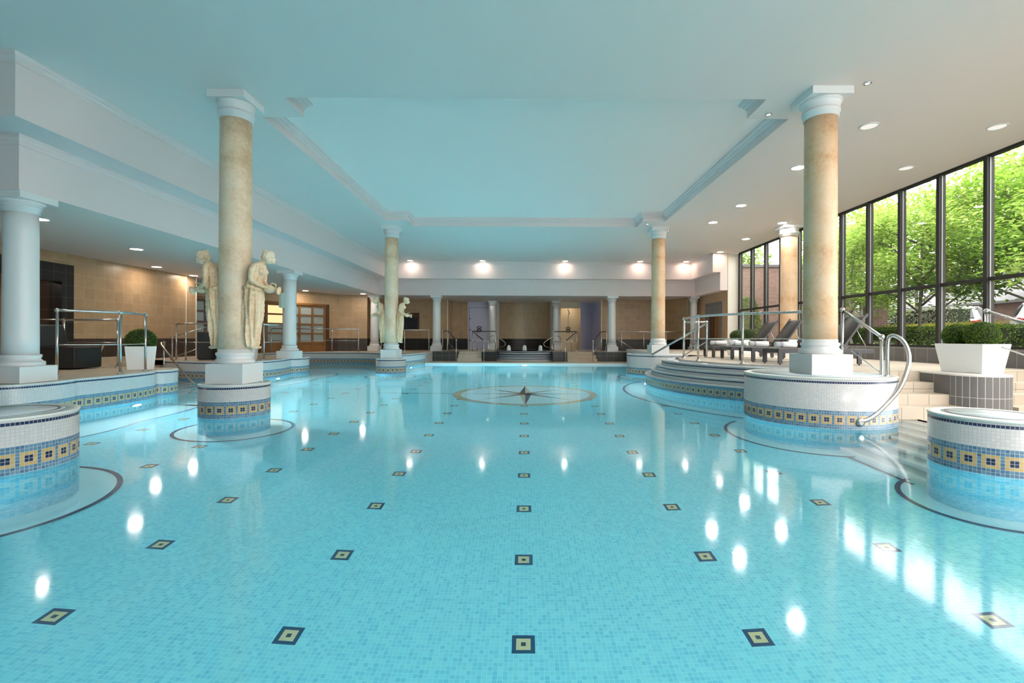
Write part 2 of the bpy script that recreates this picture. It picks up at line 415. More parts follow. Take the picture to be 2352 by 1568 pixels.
sweep(bm, path, [(0, CEIL), (0, CEIL + .13), (.018, CEIL + .135), (.018, CEIL + .16), (.05, CEIL + .185), (.05, CEIL + .205), (.085, CEIL + .225), (.10, CEIL + .245), (.10, REC)])
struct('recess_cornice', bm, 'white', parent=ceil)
# upper and lower fascia: the left aisle, across the far end, and the short return on the right
up_path = [(-13.4, 6.22), (-6.63, 6.22), (-6.63, 23.27), (8.10, 23.27), (8.10, 20.65)]
lo_path = [(-13.4, 6.80), (-7.19, 6.80), (-7.19, 23.69), (8.42, 23.69), (8.42, 20.65)]
# travelling this way the room is on the right (negative offset)
bm = new(); sweep(bm, up_path, [(0, SOF), (0, CEIL - .13), (-.015, CEIL - .125), (-.015, CEIL - .09), (-.045, CEIL - .06), (-.045, CEIL - .035), (-.06, CEIL - .02), (-.06, CEIL)], False)
ribbon(bm, up_path, lo_path, SOF)
face(bm, [(8.10, 20.65, SOF), (8.74, 20.65, SOF), (8.74, 20.65, CEIL), (8.10, 20.65, CEIL)])
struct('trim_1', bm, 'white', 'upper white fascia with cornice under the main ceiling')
bm = new(); sweep(bm, lo_path, [(0, LOW), (0, SOF - .15), (-.012, SOF - .145), (-.012, SOF - .10), (-.03, SOF - .08), (-.03, SOF - .05), (-.045, SOF - .035), (-.045, SOF)], False)
face(bm, [(8.42, 20.65, LOW), (8.74, 20.65, LOW), (8.74, 20.65, SOF), (8.42, 20.65, SOF)])
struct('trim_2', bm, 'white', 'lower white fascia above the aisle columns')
bm = new()
poly(bm, [(-13.4, 6.80), (-7.19, 6.80), (-7.19, 23.69), (-7.19, 30), (-13.4, 30)], LOW, True)
poly(bm, [(-7.19, 23.69), (8.42, 23.69), (8.42, 30), (-7.19, 30)], LOW, True); poly(bm, [(8.42, 20.65), (8.78, 20.65), (8.78, 30), (8.42, 30)], LOW, True)
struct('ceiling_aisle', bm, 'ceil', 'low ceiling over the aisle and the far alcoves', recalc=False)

# ------------------------------------------------------------------ walls
def tiled_wall(name, pts, z0, z1, mat, dado=None, ztop=None, u0=0.):
    bm = new(); strip(bm, pts, z0 if dado is None else ztop, z1, u0=u0, smooth=False); w = struct(name, bm, mat)
    if dado:
        bm = new(); strip(bm, pts, z0, ztop, u0=u0, smooth=False); struct('dado', bm, dado, parent=w)
    return w
DT = DK + .62
wl = tiled_wall('wall_left', [(-11.6, 12.3), (-11.6, 16.4), (-11.64, 16.42), (-11.64, 16.95), (-13.2, 17.1)], DK, LOW, 'beige', 'brown', DT)
bm = new(); box(bm, -11.62, -11.585, 16.385, 16.415, DK, LOW); box(bm, -11.66, -11.62, 16.94, 16.97, DK, LOW); struct('corner_trim', bm, 'ivory', parent=wl)
# doorway with black tiled surround, lit lobby behind
bm = new(); box(bm, -11.9, -11.58, 11.98, 12.3, DK, 3.0); box(bm, -11.9, -11.58, 9.6, 11.98, 2.56, 3.0)
ds = struct('door_1', bm, 'black', 'black tiled doorway surround in the left wall')
bm = new(); face(bm, [(-11.6, 6.9, 3.0), (-11.6, 12.3, 3.0), (-11.6, 12.3, LOW), (-11.6, 6.9, LOW)]); face(bm, [(-11.6, 6.9, DK), (-11.6, 9.6, DK), (-11.6, 9.6, 3.0), (-11.6, 6.9, 3.0)])
struct('wall_left_over_door', bm, 'beige', parent=wl)
bm = new(); strip(bm, [(-11.9, 12.0), (-12.6, 12.0)], DK, 2.9, smooth=False); struct('door_reveal', bm, 'brown', parent=ds)
bm = new(); strip(bm, [(-12.6, 12.4), (-14.6, 12.4), (-14.6, 8), (-11.9, 8)], DK, 2.9, smooth=False); poly(bm, [(-11.9, 8), (-11.9, 12.4), (-14.6, 12.4), (-14.6, 8)], 2.9); poly(bm, [(-11.9, 8), (-11.9, 12.4), (-14.6, 12.4), (-14.6, 8)], DK)
struct('wall_lobby', bm, 'beige', 'tiled lobby seen through the left doorway')
bm = new(); strip(bm, [(-13.4, -4.2), (-13.4, 6.22), (-13.4, 6.9), (-11.6, 6.9)], 0, CEIL, smooth=False); struct('wall_left_near', bm, 'white')
# angled wall behind the oak screen, then the far walls
aw0, aw1 = (-12.9, 18.4), (-9.45, 23.05)
wa = tiled_wall('wall_left_far', [(-13.2, 17.1), aw0, aw1, (-9.2, 23.5), (-7.86, 23.9)], DK, LOW, 'beige', 'brown', DT)
wf = tiled_wall('wall_far_left', [(-7.86, 23.9), (-7.86, 26.3), (-4.22, 26.3), (-4.22, 28.0), (-3.32, 28.0)], DK, LOW, 'beige', 'black', DT)
bm = new(); box(bm, -4.26, -4.20, 26.27, 26.31, DK, LOW); struct('corner_trim', bm, 'cream', parent=wf)
wf2 = tiled_wall('wall_far_right', [(4.22, 26.3), (7.6, 26.3), (8.3, 24.6), (8.76, 24.3)], DK, LOW, 'beige', 'black', DT)
bm = new(); box(bm, 4.18, 4.25, 26.27, 26.33, DK, LOW); struct('corner_trim', bm, 'cream', parent=wf2)
# right return wall with a door in a dark tiled frame
wr = tiled_wall('wall_right_far', [(8.74, 24.3), (8.74, 23.15)], DK, LOW, 'beige', 'slate', DT)
bm = new(); strip(bm, [(8.74, 23.15), (8.74, 21.2)], 2.86, LOW, smooth=False); strip(bm, [(8.74, 21.2), (8.74, 20.65)], DK, LOW, smooth=False); struct('wall_over_door', bm, 'beige', parent=wr)
bm = new(); box(bm, 8.72, 8.90, 22.8, 23.15, DK, 2.86); box(bm, 8.72, 8.90, 21.2, 21.5, DK, 2.86); box(bm, 8.72, 8.90, 21.5, 22.8, 2.25, 2.86)
d2 = struct('door_2', bm, 'slate', 'brown wooden door in a dark tiled frame on the right return wall')
bm = new(); box(bm, 8.84, 8.89, 21.5, 22.35, DK, 2.25); struct('door_leaf', bm, 'wood', parent=d2)
bm = new(); box(bm, 8.80, 8.89, 22.35, 22.8, DK, 2.25); struct('door_jamb', bm, 'woodd', parent=d2)
bm = new(); box(bm, 8.76, 9.28, 20.66, 21.2, DK, CEIL); struct('wall_pier', bm, 'ivory', 'ivory pier at the far end of the window wall')
bm = new(); box(bm, 8.74, 9.4, 21.2, 24.4, LOW, CEIL); struct('wall_right_upper', bm, 'white')
# far alcoves: lilac door, curved strip-tiled niche, cream shower, lilac room
bm = new(); box(bm, -3.30, -2.12, 28.0, 28.06, DK, LOW)
d3 = struct('door_3', bm, 'lilac_lit', 'pale lilac door in the far left alcove')
bm = new(); box(bm, -3.26, -2.16, 27.985, 28.0, 2.93, 2.95); box(bm, -3.26, -3.235, 27.985, 28.0, DK, 2.93); struct('door_joint', bm, 'slate', parent=d3)
bm = new()
for z in (.98, 1.62, 2.27): box(bm, -3.22, -3.14, 27.96, 28.0, z, z + .05)
struct('door_hinge', bm, 'black_rubber', parent=d3)
bm = new(); strip(bm, [(-3.33, 28.01), (-2.10, 28.01), (-1.47, 27.56)], DK, LOW, smooth=False); strip(bm, [(1.47, 27.56), (2.10, 28)], DK, LOW, smooth=False); struct('wall_far_jamb', bm, 'ivory', 'ivory jambs on both sides of the curved niche')
nic = [(1.5 * math.cos(math.radians(a)), 27.3 + 1.5 * math.sin(math.radians(a))) for a in range(170, 9, -5)]
wn = tiled_wall('wall_far_niche', nic, DK, LOW, 'niche', 'nicheb', DT)
bm = new(); strip(bm, [(2.10, 28), (2.10, 28.9), (3.26, 28.9), (3.26, 28.0)], DK, LOW, smooth=False); ws = struct('wall_far_shower', bm, 'cream', 'cream walls of the far right shower alcove')
bm = new(); box(bm, 2.12, 3.24, 28.05, 28.2, 2.93, LOW); struct('shower_head_panel', bm, 'cream', parent=ws)
bm = new(); strip(bm, [(3.26, 28.0), (4.0, 28.6), (4.22, 28.0), (4.22, 26.3)], DK, LOW, smooth=False); struct('wall_far_lilac', bm, 'lilac_lit', 'lilac lit wall of the far right alcove')
# rear of the hall (behind the photographer): wall with three tall windows
bm = new()
ox = [(3.4, 7.7)]
prev = -13.4
for a, b in ox + [(9.32, 9.32)]:
    face(bm, [(prev, -4.2, 0), (a, -4.2, 0), (a, -4.2, CEIL), (prev, -4.2, CEIL)])
    if b > a: face(bm, [(a, -4.2, 0), (b, -4.2, 0), (b, -4.2, .35), (a, -4.2, .35)]); face(bm, [(a, -4.2, 4.6), (b, -4.2, 4.6), (b, -4.2, CEIL), (a, -4.2, CEIL)])
    prev = b
struct('wall_rear', bm, 'white')
bm = new()
for a, b in ox:
    for x in (a, (a + b) / 2, b): box(bm, x - .04, x + .04, -4.26, -4.14, .35, 4.6)
    for z in (.35, 2.32, 4.6): box(bm, a, b, -4.25, -4.15, z - .04, z + .04)
wr_ = struct('window_2', bm, 'frame', 'tall window in the rear wall')
bm = new()
for a, b in ox: face(bm, [(a, -4.2, .35), (b, -4.2, .35), (b, -4.2, 4.6), (a, -4.2, 4.6)])
struct('glass', bm, 'glass', parent=wr_)

bm = new(); face(bm, [(-14.8, -4.4, -1.5), (9.3, -4.4, -1.5), (9.3, 29.4, -1.5), (-14.8, 29.4, -1.5)]); struct('floor_seal_slab', bm, 'white')  # unseen slab added to stop sky light leaking in under the decks
bm = new(); strip(bm, [(9.4, 21.2), (9.4, 29.4), (-14.8, 29.4), (-14.8, -4.4), (-13.4, -4.4)], -1.5, 5.5, smooth=False); struct('wall_outer_seal', bm, 'white')  # unseen outer walls added to block light leaks
bm = new(); box(bm, -14.9, 9.5, -4.5, 29.5, 5.4, 5.6); struct('roof_seal_slab', bm, 'white')  # unseen roof added over everything to block light leaks
bm = new(); strip(bm, [(-14.8, -4.2), (9.3, -4.2)], -1.5, 0.02, smooth=False); strip(bm, [(9.28, -4.2), (9.28, 21.2)], -1.5, .4, smooth=False); struct('wall_foundation', bm, 'white')

# ------------------------------------------------------------------ window wall on the right
MY = [9.55 + 1.1 * k for k in range(-12, 11)]
SILL = 1.03
bm = new()
for y in MY: box(bm, WX - .05, WX + .10, y - .04, y + .04, SILL, CEIL - .02)
bm2 = new(); box(bm2, WX - .015, WX + .07, -4.1, 20.6, 2.37, 2.44); box(bm2, WX - .03, WX + .09, -4.1, 20.6, CEIL - .05, CEIL); box(bm2, WX - .03, WX + .09, -4.1, 20.6, SILL - .01, SILL + .04)
win = struct('window_1', bm2, 'frame', 'long glazed wall with dark frames on the right of the pool')
for y in MY:
    b = new(); box(b, WX - .05, WX + .10, y - .04, y + .04, SILL, CEIL - .02); obj('mullion', b, 'frame', win)
    for s in (-1, 1): b = new(); box(b, WX + .0, WX + .025, y + s * .046 - .006, y + s * .046 + .006, SILL + .05, CEIL - .06); obj('glazing_bead', b, 'fseal', win)
bm.free()
for a, b_ in zip(MY, MY[1:]):
    b = new(); face(b, [(WX + .03, a + .04, SILL), (WX + .03, b_ - .04, SILL), (WX + .03, b_ - .04, CEIL - .03), (WX + .03, a + .04, CEIL - .03)]); obj('pane', b, 'glass', win)
bm = new(); box(bm, WX - .06, WX + .2, -4.2, 20.65, -.3, SILL - .01); struct('baseboard_right', bm, 'slate', 'dark slate tiled dado below the window wall')

# ------------------------------------------------------------------ pool basin: outline, floor, margins, walls
A_rim = [(-13.3, 6.35)] + cr([(-8.7, 6.40), (-7.7, 6.45), (-7.16, 6.66), (-7.05, 7.2), (-7.13, 7.62)], 6) + cr([(-7.17, 7.66), (-7.12, 8.2), (-7.13, 8.8), (-7.22, 9.3), (-7.38, 9.62)], 6) + cr([(-7.30, 9.64), (-7.25, 9.9), (-7.42, 10.25), (-7.9, 10.5), (-9.7, 10.7)], 6)
B_rim = cr([(-10.4, 13.9), (-10.15, 13.55), (-9.4, 13.2), (-8.4, 12.98), (-7.65, 13.2), (-7.36, 13.75), (-7.36, 14.6), (-7.52, 15.5)], 6) + cr([(-7.42, 15.52), (-7.30, 15.8), (-7.33, 16.3), (-7.7, 16.8), (-9.2, 17.5), (-10.3, 18.6), (-10.6, 20.0), (-10.3, 21.0)], 6)
C_rim = cr([(-10.3, 21.0), (-9.6, 21.35), (-8.4, 21.45), (-7.2, 21.35), (-6.2, 20.6), (-5.5, 19.4), (-4.95, 18.7), (-4.65, 19.3), (-4.5, 20.4), (-4.42, 21.3)], 6)
outline = A_rim + [(-9.9, 10.75), (-9.9, 13.85)] + B_rim + C_rim[1:] + [(4.9, 21.3), (4.7, 17.0), (4.47, 16.3), (5.0, 15.2), (5.3, 11.9), (5.0, 9.0), (5.3, 7.4), (5.85, 7.2), (5.85, -4.0), (-13.3, -4.0)]
pool = thing('swimming_pool', 'large indoor pool of clear blue water with mosaic floor', 'pool')
bm = new(); poly(bm, outline, DEPTH); obj('pool_floor', bm, 'aqua', pool, recalc=False)
bm = new(); poly(bm, outline, 0.); obj('water', bm, 'water', pool, recalc=False)
for pts, z1 in (([(5.85, 7.2), (5.85, -4.0), (-13.3, -4.0), (-13.3, 6.35)], .010), ([(-9.9, 10.7), (-9.9, 13.9)], .05), ([(-4.42, 21.3), (4.9, 21.3), (4.7, 17.0)], FLR - .03)):
    bm = new(); strip(bm, pts, DEPTH, z1, smooth=False); obj('pool_wall', bm, 'aquawall', pool)
zl, zm = DEPTH + .008, DEPTH + .005
JC, JR = (7.25, 11.86), [4.12, 3.97, 3.84, 3.71]
def disc(bm, c, r, z, n=48): poly(bm, arc(*c, r, 0, 360 - 360 / n, n - 1), z)
def margin(build, line):
    bm = new(); build(bm); m = obj('floor_margin', bm, 'margin', pool)
    bl = new(); ribbon(bl, *line, zl); obj('margin_line', bl, 'navy', m)
def ring_line(c, r, a0=0, a1=360, w=.05): return arc(*c, r, a0, a1, 64), arc(*c, r - w, a0, a1, 64)
for i, (c, r) in enumerate((((-4.5, 7.47), .83), ((-5.1, 4.35), 1.12), ((4.46, 4.56), .74), ((-4.47, 16.0), .83))):
    margin(lambda b: disc(b, c, r, zm + .0004 * i), ring_line(c, r))
margin(lambda b: disc(b, (4.45, 7.3), 1.30, zm + .0008), ring_line((4.45, 7.3), 1.30, 128, 258))
margin(lambda b: poly(b, arc(*JC, 4.72, 112, 236, 40) + arc(*JC, 3.9, 236, 112, 40), zm), (arc(*JC, 4.72, 112, 234, 64), arc(*JC, 4.66, 112, 234, 64)))
margin(lambda b: disc(b, (4.47, 16.05), 1.35, zm + .0012), ring_line((4.47, 16.05), 1.35, 60, 215))
margin(lambda b: poly(b, [(4.08, 5.0), (4.08, 6.12), (5.85, 7.1), (5.85, 4.6)], zm + .0002), ([(4.08, 5.05), (4.08, 6.10)], [(4.13, 5.05), (4.13, 6.10)]))
for rim, d in ((A_rim[1:], -.80), (B_rim, -.85), (C_rim, -.7)):
    o_ = cr(offset([rim[i] for i in range(0, len(rim), 4)] + [rim[-1]], d, False), 4); r_ = cr([rim[i] for i in range(0, len(rim), 4)] + [rim[-1]], 4)
    margin(lambda b: ribbon(b, r_, o_, zm), (o_, offset(o_, -.05, False)))
# compass rose inlay
cc = (0.02, 11.72)
cp = bpy.data.objects.new('compass_rose', None); COL.objects.link(cp); cp.parent = pool; cp.location = (*cc, DEPTH)
bm = new(); disc(bm, (0, 0), 1.62, .006); obj('compass_field', bm, 'cpale', cp)
bm = new(); ribbon(bm, arc(0, 0, 1.75, 0, 360, 72), arc(0, 0, 1.56, 0, 360, 72), .009); obj('compass_ring', bm, 'cgold', cp)
b1, b2 = new(), new()
for i in range(8):
    a = math.radians(45 * i); big = i in (2, 6)
    R, w = (1.75, .14) if big else (1.72 if i % 2 == 0 else 1.6, .085)
    d = Vector((math.cos(a), math.sin(a))); n = Vector((-d.y, d.x)); k = .55 if big else .22
    tip, l, r = d * R, d * k * .25 + n * w, d * k * .25 - n * w
    face(b1, [(0, 0, .012), (l.x, l.y, .012), (tip.x, tip.y, .012)]); face(b2, [(0, 0, .012), (tip.x, tip.y, .012), (r.x, r.y, .012)])
ribbon(b1, [(-3.6, .03), (-1.75, .03)], [(-3.6, -.03), (-1.75, -.03)], .008)
obj('compass_point', b1, 'navy', cp); obj('compass_point', b2, 'cgold', cp)

# ------------------------------------------------------------------ decks
def terrace(name, rim, back, label, mat='deck', z=DK, mos='mosT'):
    bm = new(); poly(bm, rim + back, z); t = struct(name, bm, mat, label, recalc=False)
    bm = new(); strip(bm, rim, DEPTH, z); obj('mosaic_wall', bm, mos, t)
    bm = new(); ribbon(bm, rim, offset(rim, .075, False), z + .004); strip(bm, rim, z, z + .004); obj('coping', bm, 'rimcap', t)
    return t
terrace('floor_left_near', A_rim, [(-9.9, 10.75), (-11.2, 10.8), (-11.6, 13.9), (-11.6, 6.9), (-13.3, 6.9)], 'tiled terrace with mosaic edge at the near left')
terrace('floor_left_middle', B_rim, [(-13.2, 21.0), (-13.2, 14.0), (-11.0, 14.0)], 'tiled terrace lobe with mosaic edge in the middle of the left side')
terrace('floor_left_far', C_rim, [(-4.42, 23.75), (-9.2, 23.75), (-13.2, 23.75), (-13.2, 21.0)], 'tiled terrace with mosaic edge at the far left')
bm = new(); poly(bm, [(-13.4, 10.8), (-11.2, 10.8), (-11.2, 13.95), (-13.4, 13.95)], DK)
for i, (x, z) in enumerate(((-11.2, .50), (-10.85, .36), (-10.5, .22), (-10.15, .08))):
    face(bm, [(x, 10.7, z), (x + .35, 10.7, z), (x + .35, 13.95, z), (x, 13.95, z)]); face(bm, [(x, 10.7, z), (x, 13.95, z), (x, 13.95, z + .14), (x, 10.7, z + .14)])
struct('stairs_left', bm, 'stepd', 'tan tiled steps rising from the water between the left terraces')
bm = new()
for i in range(6):
    x, z = -9.9 + .32 * i, -.12 - .2 * i
    face(bm, [(x, 10.6, z), (x + .32, 10.6, z), (x + .32, 13.4, z), (x, 13.4, z)]); face(bm, [(x + .32, 10.6, z - .2), (x + .32, 13.4, z - .2), (x + .32, 13.4, z), (x + .32, 10.6, z)])
obj('submerged_steps', bm, 'mwhite', pool)
# far lower floor, dark tiled platform fronts and deck behind
bm = new(); poly(bm, [(-4.42, 21.3), (4.9, 21.3), (4.9, 23.7), (-4.42, 23.7)], FLR); ff = struct('floor_far', bm, 'deck', 'beige tiled floor beside the far edge of the pool', recalc=False)
bm = new(); box(bm, -4.42, 4.9, 21.27, 21.36, -.12, FLR + .006); obj('pool_coping', bm, 'rimcap', ff)
bm = new(); poly(bm, [(-7.86, 23.7), (8.74, 23.7), (8.74, 29), (-7.86, 29)], DK); fd = struct('floor_far_raised', bm, 'deck', 'raised deck in front of the far alcoves', recalc=False)
bm = new(); box(bm, -4.42, -3.2, 23.0, 23.75, FLR, DK + .01); box(bm, 3.45, 8.7, 23.0, 23.75, FLR, DK + .01); obj('platform_front', bm, 'darkslate', fd)
bm = new(); box(bm, -2.05, -1.35, 22.9, 23.75, FLR, DK + .01); box(bm, 1.35, 2.05, 22.9, 23.75, FLR, DK + .01); obj('step_cheek', bm, 'black', fd)
bm = new(); strip(bm, [(-4.42, 21.3), (-4.42, 23.75)], FLR - .2, DK, smooth=False); obj('terrace_side', bm, 'mwhite', fd)
bm = new(); strip(bm, [(-3.3, 23.72), (3.5, 23.72)], FLR - .2, DK, smooth=False); obj('platform_back', bm, 'black', fd)
for x0, x1, nm in ((-3.2, -2.05, 'left'), (2.05, 3.45, 'right')):
    bm = new()
    for k in range(3): box(bm, x0, x1, 22.75 + .32 * k, 23.75, FLR + .15 * k, FLR + .15 * (k + 1))
    struct('stairs_far', bm, 'step' if nm == 'left' else 'stepd', 'three tiled steps to the %s of the raised far spa' % nm)
# right deck with circular edge
arc_in = arc(*JC, 3.34, 118, 246, 60)
bm = new(); poly(bm, [(4.7, 17.0)] + arc_in[:] + [(5.3, 8.02), (6.6, 8.02), (7.3, 7.9), (7.75, 8.02), (9.2, 8.02), (9.2, 20.65), (8.74, 20.65), (8.74, 23.1), (4.9, 23.1), (4.9, 21.3)], DKR)
fr = struct('floor_right', bm, 'deckR', 'pale tiled deck beside the windows', recalc=False)
bm = new(); strip(bm, [(4.9, 23.1), (4.9, 21.3), (4.7, 17.0)], DEPTH, DKR, smooth=False); strip(bm, arc_in, .5, DKR); strip(bm, [(8.74, 23.1), (4.9, 23.1)], FLR, DKR); obj('deck_edge', bm, 'mwhite', fr)
bm = new(); ribbon(bm, arc(*JC, 3.36, 118, 246, 60), arc(*JC, 3.29, 118, 246, 60), DKR + .004); obj('deck_edge_line', bm, 'navy', fr)
# cascade steps round the spa deck
cas = thing('cascade_steps', 'curved mosaic steps with dark edging that wrap the right deck', 'steps')
zt = [.27, .40, .52, .64]; ends = (117, 243)
for k in range(4):
    r0 = JR[k]; r1 = JR[k + 1] if k < 3 else 3.55; z0 = DEPTH if k == 0 else zt[k - 1]
    bm = new(); A = arc(*JC, r0, *ends, 90); strip(bm, A, z0, zt[k])
    st = obj('riser', bm, M['mosB'] if k == 0 else M['mosS'][k - 1], cas)
    bm = new(); ribbon(bm, A, arc(*JC, r1, *ends, 90), zt[k]); B = offset(A, -.012, False); strip(bm, B, zt[k] - .022, zt[k]); ribbon(bm, A, B, zt[k]); obj('tread', bm, 'mwhite', cas)
bm = new(); strip(bm, arc(*JC, 3.55, *ends, 90), .52, .64); ribbon(bm, arc(*JC, 3.55, *ends, 90), arc(*JC, 3.34, *ends, 90), .53); obj('overflow_channel', bm, 'mtop', cas)
bm = new(); ribbon(bm, arc(*JC, 3.55, *ends, 90), arc(*JC, 3.34, *ends, 90), .60); obj('channel_water', bm, 'foam', cas)
random.seed(5)
for a in (150, 163, 176, 200):
    bm = new(); c = arc(*JC, 3.45, a, a, 1)[0]; ball(bm, (*c, .60), .09, 14, 8, (1.3, 1.3, .55)); obj('foam_bubble', bm, 'foam', cas)
# stairs from the water beside the big right drum, landing, pedestal
bm = new(); box(bm, 5.85, 9.16, -4.1, 7.12, -1.3, .012)
struct('floor_landing', bm, 'step', 'pale landing at water level by the right steps')
for x0, x1, nm in ((5.2, 6.62, 'between the big drum and the planter pedestal'), (7.35, 9.16, 'between the planter pedestal and the windows')):
    bm = new()
    for k in range(4): box(bm, x0, x1, 7.12 + .30 * k, 8.05, -1.3 if k == 0 else .03 + .158 * k, .03 + .158 * (k + 1))
    struct('stairs_right', bm, 'step', 'beige tiled steps ' + nm)
bm = new()
for i in range(7):
    x, z = 4.20 + .24 * i, DEPTH + .18 * (i + 1); box(bm, x, 5.86, 4.6, 7.15, z - .18, z)
obj('submerged_steps', bm, 'mwhite', pool)
bm = new()
for i in range(7):
    x, z = 4.20 + .24 * i, DEPTH + .18 * (i + 1); box(bm, x - .004, x + .05, 4.6, 7.15, z - .05, z + .004)
obj('step_nosing', bm, 'rimcap', pool)
ped = thing('planter_pedestal', 'dark slate tiled pedestal with rounded nose carrying the white trough', 'pedestal')
pp = [(6.62, 8.05)] + [(6.98 + .40 * math.cos(math.radians(a)), 7.40 + .40 * math.sin(math.radians(a))) for a in range(180, 361, 12)] + [(7.40, 8.05)]
pp2 = [(6.62, 8.05), (6.60, 7.45)]
bm = new(); strip(bm, [(6.62, 8.05), (6.58, 7.40)], .0, DKR - .02, smooth=False); obj('side_facing', bm, 'slate', ped); bm = new(); strip(bm, [(7.38, 7.40), (7.40, 8.05)], .0, DKR - .02, smooth=False); obj('side_facing', bm, 'slate', ped)
bm = new(); strip(bm, pp[1:-1], .0, DKR - .02); obj('nose_facing', bm, 'slatestrip', ped)
bm = new(); poly(bm, pp, DKR + .005); strip(bm, pp, DKR - .02, DKR + .005); obj('coping', bm, 'rimcap', ped)

# ------------------------------------------------------------------ mosaic drums
def drum(c, r, z, label, mat, grp):
    t = thing('mosaic_drum', label, 'plinth', (*c, 0), 0, grp)
    bm = new(); lathe(bm, [(r, DEPTH), (r, z - .02)], 72); obj('mosaic_side', bm, mat, t)
    bm = new(); lathe(bm, [(r, z - .022), (r + .006, z - .016), (r + .006, z - .004), (r, z), (r - .10, z), (r - .10, z - .03)], 72); obj('coping', bm, 'rimcap', t)
    bm = new(); lathe(bm, [(r - .10, z - .03), (r - .10, z + .001), (.001, z + .001)], 72); obj('mosaic_top', bm, 'mtop', t)
    bm = new(); lathe(bm, [(r - .13, z), (r - .13, z + .003), (r - .155, z + .003), (r - .155, z)], 72); obj('inlaid_line', bm, 'slate', t)
    return t
DZ = .49
drum((-4.95, 4.42), .62, DZ, 'low mosaic drum with no column at the left edge of the view', 'mosA', 'mosaic drums in the water')
drum((4.47, 4.56), .485, DZ, 'low mosaic drum with no column at the right edge, before the steps', 'mosA', 'mosaic drums in the water')
drum((-4.49, 7.44), .485, DZ, 'low mosaic drum under the nearest statue column on the left', 'mosA', 'mosaic drums in the water')
drum((-4.49, 16.1), .49, DZ, 'small distant mosaic drum under the far statue column', 'mosA', 'mosaic drums in the water')
drum((4.46, 7.33), 1.0, DKR + .01, 'wide tall mosaic drum under the nearest column on the right', 'mosR', 'mosaic drums in the water')
drum((4.47, 16.1), 1.0, DKR + .01, 'wide distant mosaic drum under the far right pool column', 'mosR', 'mosaic drums in the water')

# ------------------------------------------------------------------ columns
def column(c, zb, zt, r, w, label, shaft, grp, ph=.30, bh=.22, ch=.26, ah=.11):
    t = thing('column', label, 'column', (*c, 0), 0, grp); q = w / 2
    bm = new(); box(bm, -q, q, -q, q, zb, zb + ph); obj('plinth', bm, 'wgloss', t, bevel=.006)
    z = zb + ph; R = q * .96
    bm = new(); lathe(bm, [(R * .97, z), (R, z + .02), (R, z + .05), (R * .97, z + .065)] + [(r * 1.08 + (R * .94 - r * 1.08) * math.cos(math.radians(a)) ** 2 if False else r * 1.10 + (R * .93 - r * 1.10) * (1 - math.sin(math.radians(a))), z + .065 + .05 * a / 90) for a in range(0, 91, 15)] + [(r * 1.16, z + .125), (r * 1.18, z + .145), (r * 1.16, z + .165), (r * 1.06, z + .17), (r * 1.05, z + bh), (r, z + bh)], 48); obj('base_moulding', bm, 'wgloss', t)
    z0, z1 = z + bh, zt - ah - ch
    bm = new(); lathe(bm, [(r * (1.03 - .05 * k / 8), z0 + (z1 - z0) * k / 8) for k in range(9)], 48); obj('shaft', bm, shaft, t)
    z = z1
    bm = new(); lathe(bm, [(r, z), (r * 1.08, z + .005), (r * 1.08, z + .08), (r * 1.16, z + .085), (r * 1.16, z + .11)] + [(r * 1.12 + (q * .93 - r * 1.12) * (1 - math.cos(math.radians(a))), z + .11 + (ch - .15) * math.sin(math.radians(a))) for a in range(0, 91, 15)] + [(q * .95, z + ch - .035), (q * .95, z + ch)], 48); obj('capital', bm, 'wgloss', t)
    bm = new(); box(bm, -q, q, -q, q, zt - ah, zt); obj('abacus', bm, 'wgloss', t, bevel=.004)
    return t
g1, g2 = 'stone columns round the pool', 'white aisle columns'
column((-CX, CY1), DZ, CEIL, .222, .56, 'pale stone column with carved figures, nearest on the left', 'stone', g1)
column((-CX, CY2), DZ, CEIL, .222, .56, 'pale stone column with carved figures, farther on the left', 'stone', g1)
column((CX, 7.25), DKR + .01, CEIL, .222, .60, 'plain ochre stone column on the wide drum, nearest on the right', 'stoneR', g1)
column((CX, CY2), DKR + .01, CEIL, .222, .58, 'plain ochre stone column on the distant wide drum', 'stoneR', g1)
column((8.60, 15.6), DKR, CEIL, .25, .60, 'ochre stone column standing against the windows behind the loungers', 'stoneR', g1)
kw = dict(ph=.24, bh=.17, ch=.18, ah=.10)
column((-7.46, 7.09), DK + .004, LOW, .195, .56, 'white column at the left edge under the aisle beam', 'wgloss', g2, **kw)
column((-7.46, 15.2), DK + .004, LOW, .195, .56, 'white aisle column with a sign box on its shaft', 'wgloss', g2, **kw)
column((-7.50, 23.72 + .2), DK + .004, LOW, .195, .54, 'white column at the far left corner behind the distant statue column', 'wgloss', g2, **kw)
column((-4.40, 23.5 + .45), DK + .01, LOW, .195, .54, 'white column left of the far left steps', 'wgloss', g2, **kw)
column((4.36, 23.95), DK + .01, LOW, .195, .54, 'white column right of the far right steps', 'wgloss', g2, **kw)
column((8.45, 23.95), DK + .01, LOW, .17, .44, 'white column in the far right corner beside the tiled wall', 'wgloss', g2, **kw)
column((-1.83, 27.2), DK + .004, LOW, .195, .50, 'white column at the left edge of the curved tiled niche', 'wgloss', g2, **kw)
column((1.77, 27.2), DK + .004, LOW, .195, .50, 'white column at the right edge of the curved tiled niche', 'wgloss', g2, **kw)
# sign box on the second aisle column
sb = thing('sign_box', 'grey sign box seen edge-on on a white aisle column', 'sign', (-7.55, 14.93, 2.33))
bm = new(); box(bm, -.04, .04, -.15, .09, -.23, .23); obj('case', bm, 'sage', sb, bevel=.01)
bm = new(); box(bm, -.05, -.04, -.13, .07, -.20, .20); obj('face_panel', bm, 'paper', sb)

